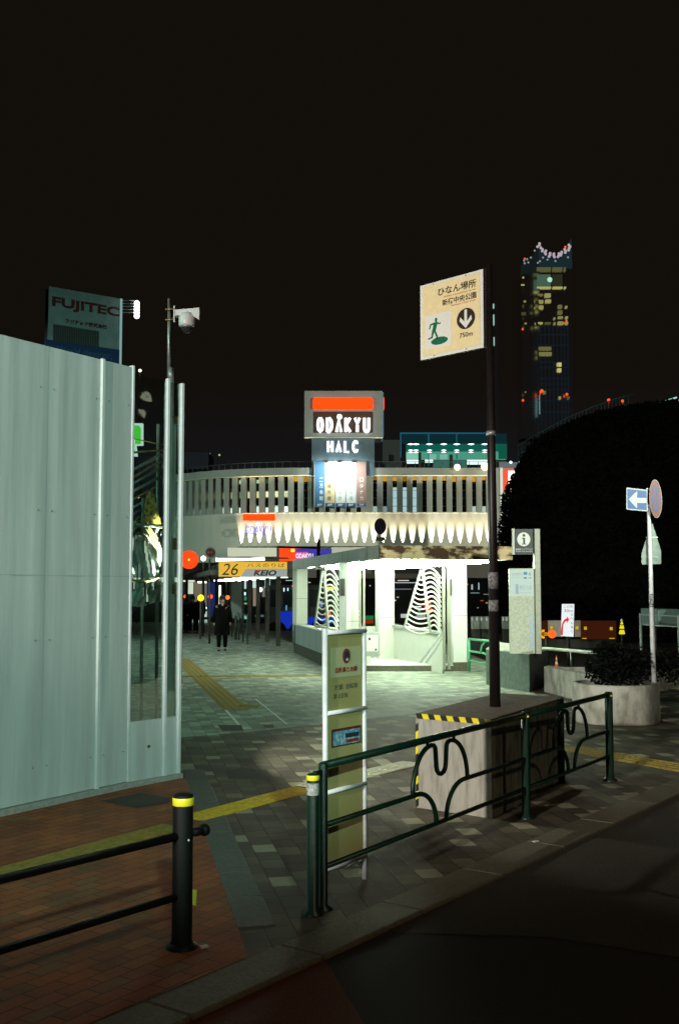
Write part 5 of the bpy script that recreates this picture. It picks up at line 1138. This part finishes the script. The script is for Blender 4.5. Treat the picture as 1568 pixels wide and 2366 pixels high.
# store base below the lit panels
part("side_wall", strip(sL, (545-700)*kB, zB(1325), z_pb, -.3, .29), concp, store)
part("base_wall", strip(sL, sR, 0, z_pb, -.9, -.4), mat("base_wall", (.10, .09, .08), .7), store)
part("entrance_fascia", MB().box(WF, H(540, 0, BD).x, H(645, 0, BD).x, BD-2.0, BD-.5, zB(1286), zB(1267)), emi("fascia_cream", (.62, .66, .48), .9), store)
part("entrance_fascia", MB().box(WF, H(766, 0, BD).x, H(880, 0, BD).x, BD-2.0, BD-.5, zB(1290), zB(1266)), emi("fascia_cream2", (.58, .62, .45), .75), store)
# uplights
first_l = None; sxl = (555-700)*kB
lm = mat("uplight_body", (.2, .2, .18), .5)
n_up = 0; ss_ = sxl
ul = bpy.data.lights.new("uplight", 'SPOT'); ul.energy = 3100; ul.color = (1.0, .86, .60); ul.spot_size = R(32); ul.spot_blend = 1.0; ul.shadow_soft_size = .04
while ss_ < sR-.2:
    b = FP(ss_, .43, z_pb+.02); a = -ss_/RR if ss_ < 0 else 0
    up_ = part("uplight", MB().box(Fr(b, (math.cos(a), math.sin(a)*-1 if False else 0)), -.09, .09, -.09, .09, -.16, -.01), lm, store)
    o = bpy.data.objects.new("uplight_bulb", ul); COL.objects.link(o); o.parent = up_; o.location = b-store.location-up_.location+Vector((0, 0, .02))
    tgt = FP(ss_, .20, z_fb-.2); o.rotation_euler = (tgt-b).to_track_quat('-Z', 'Y').to_euler()
    ss_ += 22.05*kB; n_up += 1
part("uplight_trough", strip(sxl-1, sR, z_pb-.2, z_pb-.16, .3, .72), conc, store)
# roof edge railing
rr_m = mat("roof_rail", (.10, .12, .11), .5)
part("roof_railing", strip(sL, sR, z_par+.78, z_par+.82, -1.6, -1.55), rr_m, store)
for i in range(40):
    s_ = sL+i*.85
    if s_ < sR: part("roof_railing_post", MB().tube([FP(s_, -1.6, z_par-.1), FP(s_, -1.6, z_par+.8)], .025, 4), rr_m, store)
# facade letters
red_n = emi("neon_red", (1.0, .055, .004), 1.7)
part("neon_bar", MB().box(WF, H(568, 0, BD-.6).x, H(640, 0, BD-.6).x, FP((600-700)*kB, .8, 0).y-.1, FP((600-700)*kB, .8, 0).y+.1, zB(1203), zB(1188)), red_n, store)
fac = Fr(Vector((0, FP((600-700)*kB, 1.05, 0).y, 0)), (1, 0))
text("facade_name", "ODAKYU", fac, H(604, 0, BD).x, zB(1225), 60*kB, 19*kB, emi("violet_letters", (.35, .35, .95), 1.1), store, y=0, off=.02, ex=.04)
part("facade_name_dot", MB().disc(fac, H(603, 0, BD).x, zB(1211), 4.5*kB, 4.5*kB, -.06, .04, 20), emi("letter_white", (1, 1, 1), 1.6), store)
# red neon and small blue store sign at street level
st2 = thing("street_level_sign", V3(H(710, 1361, 70), 0), "blue and pink store name sign beside a glowing red neon block above the kiosk", "sign")
kq = 70/FPX
rect("neon_block", 645, 1265, 695, 1296, 70, emi("neon_block_red", (1.0, .06, .01), 1.3), st2)
rect("blue_case", 683, 1268, 766, 1297, 69.9, emi("case_blue", (.06, .05, .42), .9), st2)
rect("pink_field", 684, 1275, 712, 1296, 69.65, emi("case_pink", (.75, .12, .35), .9), st2, .05)
rect("amber_lamp", 672, 1268, 680, 1275, 69.7, emi("amber_small", (1, .5, .05), 2.5), st2, .05)
text("store_name", "ODAKYU", Fr((0, 69.5, 0), (1, 0)), H(706, 0, 69.5).x, H(0, 1284, 69.5).z, 40*kq, 11*kq, emi("name_white", (.95, .85, 1), 1.2), st2, y=0, off=.02, ex=.02)
part("post", MB().tube([V3(H(700, 0, 70), 0), H(700, 1296, 70)], .08, 8), dark_pole, st2)
part("pylon", MB().tube([V3(H(736, 0, 68), 0), H(736, 1247, 68)], .11, 8), dark_pole, st2)
part("crossbar", MB().tube([H(640, 1263.5, 69), H(738, 1266, 69)], .07, 8), dark_pole, st2)
# ---- sign tower
TD = BD-.4
tw = thing("sign_tower", V3(H(793, 1361, TD), 0), "rooftop sign tower with white ODAKYU and HALC letters and a red neon bar", "sign tower")
def R3(name, x0, y0, x1, y1, o0, o1, m, par): return part(name, MB().box(WF, H(x0, 0, TD).x, H(x1, 0, TD).x, TD-o1, TD-o0, H(0, y1, TD).z, H(0, y0, TD).z), m, par)
R3("shaft", 722, 1013, 862, 1100, -3, .3, mat("tower_blue_grey", (.11, .17, .21), .6, var=.2, scale=.8), tw)
bx = R3("sign_box", 706, 907, 879.5, 1013, -3, .9, mat("sign_box_grey", (.36, .36, .33), .7, var=.15, scale=1), tw)
R3("sign_box_side", 880, 910, 882, 1010, -3, .85, emi("side_blue_edge", (.10, .30, .42), .6), tw)
R3("name_recess", 726, 954.5, 858, 1003-.0, .905, .93, mat("name_field", (.07, .035, .022), .6), tw)
def roundbar(x0, x1, y0, y1, o, m, name, par):
    p = [(x, y) for x, y in ((x0+3, y0), (x1-3, y0), (x1, y0+3), (x1, y1-3), (x1-3, y1), (x0+3, y1), (x0, y1-3), (x0, y0+3))]
    return part(name, MB().prism([H(a, b, TD-o) for a, b in p], (0, .25, 0)), m, par)
roundbar(723, 861, 918.5, 945.5, 1.2, red_n, "neon_bar", tw)
R3("neon_side", 881, 921, 884, 945, -1, .6, red_n, tw)
wl = emi("letter_glow", (.96, .98, 1.0), 1.9)
ft_ = Fr(Vector((0, TD-1.15, 0)), (1, 0)); kT = (TD-1.15)/FPX
def block_letters(word, x0, x1, y0, y1, st, fr, D, par, m):
    """condensed letters drawn as thick strokes"""
    G_ = {"O": [[(0.5, 1), (.12, .85), (0, .5), (.12, .15), (.5, 0), (.88, .15), (1, .5), (.88, .85), (.5, 1)]], "D": [[(0, 0), (0, 1), (.45, 1), (.9, .78), (1, .5), (.9, .22), (.45, 0), (0, 0)]], "A": [[(0, 0), (.5, 1), (1, 0)]], "K": [[(0, 0), (0, 1)], [(.95, 1), (.1, .48), (1, 0)]], "Y": [[(0, 1), (.5, .5), (1, 1)], [(.5, .5), (.5, 0)]], "U": [[(0, 1), (0, .25), (.15, .05), (.5, 0), (.85, .05), (1, .25), (1, 1)]], "H": [[(0, 0), (0, 1)], [(1, 0), (1, 1)], [(0, .52), (1, .52)]], "L": [[(0, 1), (0, 0), (1, 0)]], "C": [[(1, .75), (.85, .95), (.5, 1), (.12, .85), (0, .5), (.12, .15), (.5, 0), (.85, .05), (1, .25)]]}
    n = len(word); w = (x1-x0)/(n+(n-1)*.24); g = w*.24
    for i, ch in enumerate(word):
        mb = MB(); a = x0+i*(w+g); hs = st/2
        for ln in G_[ch]: mb.tube([H(a+hs+(w-st)*u_, y1-hs-(y1-y0-st)*v_, D) for u_, v_ in ln], hs*kT, 8)
        part("letter", mb, m, par)
block_letters("ODAKYU", 731, 855, 962, 1001, 6.9, ft_, TD-1.15, tw, wl)
part("letter_dot", MB().disc(ft_, H(784, 0, TD-1.15).x, H(0, 963, TD-1.15).z, 6.2*kT, 6.2*kT, -.1, .05, 24), wl, tw)
block_letters("HALC", 755, 828, 1016, 1047, 6.0, ft_, TD-.6, tw, wl)
# banners
bn_c = [((.05, .16, .30), "二万会館", (.75, .85, .9), "8F"), ((.62, .48, .28), "楼外楼", (.14, .16, .08), "8F"), ((.68, .72, .66), "ロマルク", (.28, .30, .26), "8F"), ((.68, .74, .70), "叙々苑", (.45, .52, .46), "8F"), ((.34, .20, .17), "ロタナカ", (.75, .78, .72), "7F")]
for i, (c, word, ic, flr_) in enumerate(bn_c):
    x0 = 728.5+i*23.35; xa, xb = x0+.8, x0+21.6; BDn = TD-1.0
    ban = thing("banner", V3(H((xa+xb)/2, 0, BDn), H(0, 1170, BDn).z), ("blue vertical banner, leftmost of the five under the sign tower", "cream vertical banner reading 楼外楼, second of the five", "white vertical banner with grey kana, middle of the five", "pale vertical banner with faint brush letters, fourth of the five", "dusky red vertical banner, rightmost of the five")[i], "banner", "restaurant banners on the store front")
    part("frame", MB().box(WF, H(x0-1, 0, BDn).x, H(x0, 0, BDn).x, BDn-.05, BDn+.05, H(0, 1185, BDn).z, H(0, 1064, BDn).z), mat("banner_frame", (.6, .65, .58), .5), ban)
    cl = part("cloth", MB().box(WF, H(xa, 0, BDn).x, H(xb, 0, BDn).x, BDn-.02, BDn+.02, H(0, 1162, BDn).z, H(0, 1066, BDn).z), mat("banner_cloth_%d" % i, c, .7), ban)
    fl2 = part("floor_label", MB().box(WF, H(xa, 0, BDn).x, H(xb, 0, BDn).x, BDn-.04, BDn+.02, H(0, 1170, BDn).z, H(0, 1162.3, BDn).z), mat("banner_blue", (.04, .12, .34), .6), ban)
    fbn = Fr((0, BDn-.03, 0), (1, 0)); im = mat("banner_ink_%d" % i, ic, .6); n = len(word)
    cxn = (xa+xb)/2+(3.5 if i == 0 else -2 if i < 3 else 0)
    for j, ch in enumerate(word): text("banner_character", ch, fbn, H(cxn, 0, BDn).x, H(0, 1151-(n-1-j)*14.2, BDn).z, 8.6*kB, 9.5*kB, im, cl, y=-.02, off=.01, ex=0)
    text("floor_number", flr_, Fr((0, BDn-.05, 0), (1, 0)), H((xa+xb)/2, 0, BDn).x, H(0, 1166.3, BDn).z, 11*kB, 5*kB, mat("label_white", (.75, .8, .8), .6), fl2, y=-.01, off=.02, ex=0)
part("stub_wall", MB().box(WF, H(728, 0, BD).x, H(846, 0, BD).x, BD-.2, BD+.1, zB(1185), zB(1171)), conc, store)
for i in range(5): part("stub_opening", MB().box(WF, H(728.5+i*23.35, 0, BD).x, H(738.5+i*23.35, 0, BD).x, BD-.25, BD-.2, zB(1184), zB(1172.5)), glassd, store)
part("stub_wall", MB().box(WF, H(722, 0, BD).x, H(846, 0, BD).x, BD-.1, BD+.3, zB(1171), zB(1083)), conc, store)
# floodlights above the banners
fdl = bpy.data.lights.new("floodlight", 'SPOT'); fdl.energy = 800; fdl.color = (.86, 1.0, .97); fdl.spot_size = R(100); fdl.spot_blend = 1; fdl.shadow_soft_size = .1
for i in range(3):
    x = 752+i*33; b = H(x, 1068, TD-3.3); fx_ = part("floodlight", MB().box(Fr(b, (1, 0)), -.2, .2, -.12, .12, .0, .2), lm, tw); part("flood_arm", MB().tube([b+Vector((0, .1, .1)), Vector((b.x, TD-.2, b.z+.3))], .03, 6), lm, tw)
    o = bpy.data.objects.new("flood_bulb", fdl); COL.objects.link(o); o.parent = fx_; o.location = b-wloc(fx_)+Vector((0, 0, -.05)); o.rotation_euler = (H(x, 1092, TD-1)-b).to_track_quat('-Z', 'Y').to_euler()
# ---- roof pavilion with teal glass
rpv = thing("roof_pavilion", V3(H(1040, 1361, 118), 0), "teal lit glass roof pavilion on the right end of the store roof", "building")
rD = 118.0; z33 = zq(1250, 1300, 3.336)
def R4(name, x0, y0, x1, y1, D, m, th=.1): a = z33(x0, y0); b = z33(x1, y1); return rect(name, a[0], a[1], b[0], b[1], D, m, rpv, th)
R4("glass_upper", 120, 290, 1250, 400, rD, emi("teal_dark", (.004, .022, .026), 1.0)); R4("glass_middle", 165, 400, 1250, 480, rD, emi("teal_mid", (.006, .10, .075), 1.0)); R4("glass_lower", 165, 482, 1240, 570, rD, emi("teal_light", (.07, .30, .21), 1.0))
R4("lit_room", 172, 570, 300, 610, rD-.2, emi("room_white", (.7, .95, .85), 1.3)); R4("lit_room", 370, 568, 455, 600, rD-.2, MC["room_white"]); R4("lit_room", 820, 570, 1040, 620, rD-.2, MC["room_white"]); R4("dim_room", 455, 575, 820, 650, rD-.2, emi("room_dim", (.05, .16, .13), .8))
R4("lit_panel", 172, 490, 300, 565, rD-.15, emi("panel_lit", (.22, .55, .40), 1.0)); R4("lit_panel", 410, 510, 490, 565, rD-.15, emi("panel_lit2", (.18, .45, .36), 1.0)); R4("lit_panel", 530, 510, 610, 565, rD-.15, MC["panel_lit2"])
for x0, y0, x1, y1 in ((102, 280, 116, 545), (402, 280, 416, 400), (102, 280, 1040, 294)): R4("steel_frame", x0, y0, x1, y1, rD-.3, emi("frame_blue", (.01, .09, .16), 1.0), .2)
R4("steel_frame", 705, 290, 716, 560, rD-.3, emi("frame_teal", (.01, .10, .10), 1.0), .2); R4("steel_frame", 405, 400, 413, 640, rD-.3, MC["frame_teal"], .2)
for x in (210, 266, 410, 562, 700, 852, 998):
    for y, r_ in ((403, .22), (467, .17), (489, .16)):
        a = z33(x, y); part("ceiling_lamp", MB().lathe(H(a[0], a[1], rD-.5), [(.001, -r_*.4), (r_*1.7, 0), (.001, r_*.4)], 10), emi("pavilion_lamp", (.85, 1, .95), 3.0), rpv)
for x0, y0, x1 in ((298, 495, 326), (632, 518, 664)): R4("chimney", x0, y0, x1, 655, rD-6, dkb, .5)
R4("plant_room", -90, 370, 100, 660, rD, mat("plant_room", (.05, .06, .05), .8), 1.0)
R4("roof_clutter", -60, 600, 172, 660, rD-3, dkb, .5)
for x, y in ((705, 648), (1000, 640)):
    a = z33(x, y); b = H(a[0], a[1], 99); t_ = thing("parapet_lamp", V3(b, z_par), ("warm round lamp on the store parapet, left of the two", "warm round lamp on the store parapet next to the black pole")[x > 900], "lamp", "parapet lamps"); part("globe", MB().ball(b, .28 if x < 900 else .36, 10), emi("parapet_glow", (1, .90, .55), 4), t_); part("stem", MB().tube([V3(b, z_par-.02), b], .04, 6), dark_pole, t_)
R4("green_net", 1160, 400, 1250, 560, rD-1, emi("net_green", (.006, .10, .06), .9))
# left rooftop clutter
ro = thing("far_rooftop", V3(H(480, 1361, 130), 0), "dark far rooftop with two dim lamps over the left end of the store", "building")
rect("roof_block", 425, 1064, 498, 1100, 130, mat("roof_violet", (.05, .05, .07), .8, emit=.01), ro, 8); rect("wall", 425, 1064, 720, 1361, 131, dkb, ro, 1) if False else None
rect("roof_base", 420, 1090, 720, 1361, 130.5, dkb, ro, 2)
for x, y in ((484, 1049), (507, 1051)): part("roof_lamp", MB().ball(H(x, y, 129), .12, 6), emi("dim_roof_lamp", (.4, .6, .3), 1), ro); part("lamp_stem", MB().tube([H(x, y+1, 129), H(x, 1070 if x < 498 else 1092, 129)], .03, 4), dark_pole, ro)
# ================================================================ FUJITEC BILLBOARD
FD = 75.0; bbd = thing("billboard", V3(H(190, 1361, FD), 0), "dim elevator company billboard rising above the hoarding at left", "billboard")
z88 = zq(130, 900, 5.227)
def fd(x, y): a = z88(x, y); return a
Lx, Rx = fd(45, 0)[0], fd(1296, 0)[0]
ffb0 = H(Lx, 1361, FD); ffb1 = H(Rx, 1361, FD*1.045); fbb = Fr(V3(ffb0, 0), (ffb1.x-ffb0.x, ffb1.y-ffb0.y)); FWd = (V3(ffb1, 0)-V3(ffb0, 0)).length
fzt, fzb = H(0, fd(0, 80)[1], FD).z, H(0, fd(0, 1500)[1], FD).z-4
FHh = H(0, fd(0, 975)[1], FD).z
bsf = mat("billboard_face", (.30, .42, .38), .7, var=.2, scale=1.5)
part("structure", MB().box(fbb, .05, FWd+.0, .1, .7, 0, fzt-.1), dkb, bbd)
part("face", MB().box(fbb, 0, FWd, .0, .1, FHh, fzt), bsf, bbd)
part("blue_band", MB().box(fbb, -.2, FWd, -.02, .1, fzb, FHh), mat("billboard_blue", (.02, .055, .16), .7), bbd)
part("edge_strip", MB().box(fbb, FWd-.16, FWd, -.06, 0, fzb, fzt), emi("edge_glow", (.22, .38, .36), .9), bbd)
fk_ = FWd/1251
fred = mat("billboard_red", (.13, .02, .012), .7)
FX = lambda x: (x-45)*fk_
FZ = lambda y: fzt-(y-80)*(fzt-FHh)/(975-80)
text("company_name", "FUJITEC", fbb, FX(680), FZ(345), 1150*fk_, 195*fk_, fred, bbd, y=-.02, off=.03, ex=.01)
text("company_name_kana", "フジテック株式会社", fbb, FX(680), FZ(615), 710*fk_, 70*fk_, fred, bbd, y=-.02, off=.02, ex=.01)
text("slogan", "World elevator,", fbb, FX(660), FZ(1110), 930*fk_, 120*fk_, mat("slogan_pale", (.07, .17, .24), .7), bbd, y=-.04, ex=.01)
text("slogan", "worldwide", fbb, FX(820), FZ(1265), 560*fk_, 90*fk_, MC["slogan_pale"], bbd, y=-.04, ex=.01)
lou = part("louvre", MB().box(fbb, FX(130), FX(900), -.02, 0, FZ(985), FZ(712)), mat("louvre_dark", (.05, .06, .05), .8), bbd)
mb = MB()
for i in range(26): x = FX(130+i*30); mb.box(fbb, x, x+fk_*11, -.07, -.02, FZ(985), FZ(712))
part("louvre_slats", mb, mat("louvre_slat", (.11, .13, .11), .7), lou)
for i in range(5):
    y = 105+i*52; a = fbb.p(FWd, 0, FZ(y)); b = fbb.p(FWd+fk_*150, -.6, FZ(y+6)); part("lamp_arm", MB().tube([a, b], .035, 6), steel, bbd)
    part("floodlight", MB().ball(fbb.p(FWd+fk_*200, -.6, FZ(150+i*56)), fk_*44, 8), emi("billboard_flood", (1, .93, 1), 5), bbd)
fbl = bpy.data.lights.new("billboard_wash", 'SPOT'); fbl.energy = 1900; fbl.color = (.55, 1.0, .92); fbl.spot_size = R(75); fbl.shadow_soft_size = .3  # added unseen wash light for the billboard face
bt_ = thing("hidden_wash_mast", fbb.p(FWd*.5, -9, 0), "added floodlight mast hidden behind the hoarding, washing the billboard", "lamp"); part("mast", MB().tube([bt_.location, bt_.location+Vector((0, 0, 9))], .1, 8), dark_pole, bt_)
o = bpy.data.objects.new("bulb", fbl); COL.objects.link(o); o.parent = bt_; o.location = (0, -.1, 9.2); o.rotation_euler = (fbb.p(FWd*.5, 0, (fzt+FHh)/2)-(bt_.location+Vector((0, 0, 9.2)))).to_track_quat('-Z', 'Y').to_euler()
# green lit sign behind the acrylic
gsn = thing("green_lit_sign", V3(H(310, 1361, 40), 0), "bright green and white lit sign seen through the acrylic screen", "sign")
z1 = zq(0, 850, 2.529)
quad("case", [z1(*p) for p in ((1000, 1272), (1155, 1274), (1155, 1450), (1100, 1452), (1110, 1540), (1000, 1530))], 40, .2, emi("sign_lit_white", (.75, .92, .88), 1.1), gsn)
quad("green_field", [z1(*p) for p in ((1000, 1290), (1120, 1290), (1140, 1312), (1140, 1440), (1090, 1442), (1085, 1480), (1105, 1520), (1000, 1512))], 39.95, .04, emi("sign_lit_green", (.10, .82, .06), 1.0), gsn)
quad("white_mark", [z1(*p) for p in ((1000, 1395), (1092, 1395), (1092, 1440), (1000, 1450))], 39.9, .04, MC["sign_lit_white"], gsn)
part("post", MB().tube([V3(H(306, 0, 40.1), 0), H(306, 1050, 40.1)], .08, 8), dark_pole, gsn)
lamp_ball(324, 856, 60, 3.6, (1, 1, .75), 3, "tiny pale lamp in the sky beside the hoarding top")
lamp_ball(320, 1148, 60, 3, (1, .6, .15), 2.5, "tiny orange lamp behind the scaffold pipes")
# ================================================================ FAR TOWERS
z44 = zq(1560, 740, 2.566); TDs = 420.0
tk = thing("skyscraper", V3(H(1281, 1361, TDs), 0), "distant dark skyscraper with a concave crown of white lights and lit windows", "skyscraper")
dkt = mat("tower_glass", (.95, .93, .9), .25, 1.0)
crown = [z44(*p) for p in ((420, 1480), (420, 330), (405, 320), (402, 96), (440, 135), (500, 180), (560, 190), (610, 175), (640, 140), (690, 60), (692, 1480))]
quad("main_shaft", [z44(*p) for p in ((422, 1700), (422, 305), (690, 305), (692, 1700))], TDs, 12, dkt, tk)
quad("side_shaft", [z44(*p) for p in ((275, 1700), (283, 345), (420, 330), (421, 1700))], TDs+3, 10, mat("tower_side", (.9, .88, .86), .25, 1.0), tk)
crm = emi("crown_blue", (.009, .022, .027), 1.0)
quad("crown", [z44(*p) for p in ((424, 300), (424, 130), (460, 165), (500, 190), (560, 200), (600, 180), (640, 150), (668, 110), (684, 56), (690, 300))], TDs, 6, crm, tk)
quad("side_crown", [z44(*p) for p in ((285, 340), (290, 240), (330, 240), (385, 170), (420, 110), (422, 330))], TDs+2, 6, emi("crown_dim", (.007, .012, .013), 1.0), tk)
cl_ = emi("crown_light", (.50, .42, .46), .9); rnd = random.Random(2)
for x, y in ((413, 100), (440, 135), (470, 160), (506, 180), (540, 184), (572, 182), (604, 170), (636, 148), (664, 112), (668, 128)):
    for j in range(3):
        a = z44(x+rnd.uniform(-9, 9), y+j*13); part("crown_lamp", MB().ball(H(a[0], a[1], TDs-.5), .55, 5), cl_, tk)
for x, y in ((320, 228), (350, 215), (382, 158), (330, 255), (408, 258), (425, 245), (487, 232), (552, 243), (655, 213), (450, 215), (295, 240), (300, 262)):
    a = z44(x, y); part("crown_lamp", MB().ball(H(a[0], a[1], TDs-.5), .4, 5), emi("crown_light_dim", (.35, .33, .36), .8), tk)
def T(name, x0, y0, x1, y1, m): a = z44(x0, y0); b = z44(x1, y1); return rect(name, a[0], a[1], b[0], b[1], TDs-.5, m, tk, .3)
yw = lambda k: emi("tower_window_%.2f" % k, (.28*k, .27*k, .095*k), 1)
for x0, x1 in ((432, 550), (565, 646), (660, 676)): T("crown_deck", x0, 296, x1, 328, yw(.35)); T("sky_floor", x0, 455, x1, 469, yw(1.4))
T("sky_lobby", 434, 355, 548, 452, emi("sky_lobby", (.055, .11, .075), 1)); T("sky_lobby", 565, 355, 646, 452, emi("sky_lobby2", (.022, .026, .012), 1))
a = z44(505, 396); part("lobby_light", MB().ball(H(a[0], a[1], TDs-1), 1.0, 8), emi("lobby_white", (.45, .75, .62), 1.0), tk)
for x0, y0, x1, y1, k in ((438, 513, 482, 528, .5), (498, 510, 547, 540, 1.0), (446, 564, 484, 590, .9), (502, 560, 549, 585, 1.1), (444, 610, 484, 638, 1.0), (608, 604, 640, 632, .5), (668, 612, 684, 630, .9), (606, 650, 642, 680, .45), (606, 698, 646, 714, .8), (570, 706, 582, 724, .8), (668, 698, 688, 716, 1.0), (438, 746, 477, 760, 1.2), (495, 746, 545, 760, .3), (570, 746, 582, 768, .8), (604, 740, 648, 768, .9), (666, 742, 688, 764, 1.0), (440, 948, 545, 976, .45), (442, 992, 548, 1020, .65), (594, 1078, 628, 1110, 2.0), (594, 1124, 626, 1154, 1.7), (475, 1310, 496, 1334, .5), (600, 1355, 620, 1378, .9), (676, 1355, 690, 1378, .35), (300, 435, 328, 446, 1.4), (312, 374, 326, 386, 1.6), (320, 568, 340, 584, .8), (300, 664, 338, 690, .2), (325, 750, 343, 764, .8), (320, 1314, 332, 1326, .6), (408, 566, 416, 590, .5), (406, 625, 416, 640, .8), (410, 750, 418, 770, .8)):
    T("lit_window", x0, y0, x1, y1, yw(k))
gb_ = emi("grid_blue", (.0055, .012, .018), 1)
for x in (432, 462, 496, 530, 564, 598, 630, 658, 686): T("mullion", x-1.6, 775, x+1.6, 1600, gb_)
for y in (775, 846, 932, 1072, 1114, 1206, 1250, 1296, 1388, 1480): T("spandrel", 425, y-2, 692, y+2, gb_)
T("lit_stair", 436, 1345, 446, 1500, emi("stair_light", (.10, .20, .22), 1))
rb_ = emi("aviation_red", (1.0, .10, .015), 1.3)
for x, y, r_ in ((300, 224, 8), (633, 128, 9), (642, 732, 8), (283, 803, 8), (440, 1310, 14), (646, 1337, 11), (286, 1387, 10)):
    a = z44(x, y); part("aviation_light", MB().ball(H(a[0], a[1], TDs-2), r_*TDs/FPX/2.566/1.3846, 8), rb_, tk)
for (x, y, r_), lb_ in (((988, 1384, 13), "left of the two red aircraft lights above the ivy"), ((1102, 1392, 12), "right of the two red aircraft lights above the ivy")):
    a = z44(x, y); p = H(a[0], a[1], 250); t_ = thing("beacon_mast", V3(p, 0), lb_, "beacon", "aircraft warning beacons"); part("mast", MB().tube([V3(p, 0), p], .2, 6), dkt, t_); part("beacon", MB().ball(p, r_*250/FPX/2.566/1.3846, 8), rb_, t_)
dhr = thing("dark_highrise", V3(H(1140, 1361, 300), 0), "unlit highrise behind the black pole with three thin lit slots", "building")
rect("body", 1126, 690, 1150, 1090, 300, mat("highrise_black", (.9, .88, .86), .3, 1.0), dhr, 4)
for y0, y1 in ((702, 712), (727, 751), (779, 798)): rect("lit_slot", 1144.6, y0, 1147.4, y1, 295.8, emi("slot_teal", (.35, .62, .52), .9), dhr, .2)
sr = thing("station_roof_edge", V3(H(1545, 1361, 90), 0), "lit teal roof edge at the far right above the ivy", "building")
quad("lit_edge", [z44(*p) for p in ((1360, 1412), (1400, 1402), (1545, 1356), (1550, 1366), (1420, 1408))], 90, .3, emi("edge_teal", (.35, .75, .68), 1), sr)
quad("lit_window", [z44(*p) for p in ((1480, 1412), (1530, 1385), (1640, 1378), (1640, 1420), (1500, 1420))], 90, .3, emi("edge_pink", (.8, .65, .6), 1), sr)
part("post", MB().tube([V3(H(1545, 0, 90.3), 0), H(1545, 926, 90.3)], .2, 6), dkt, sr)
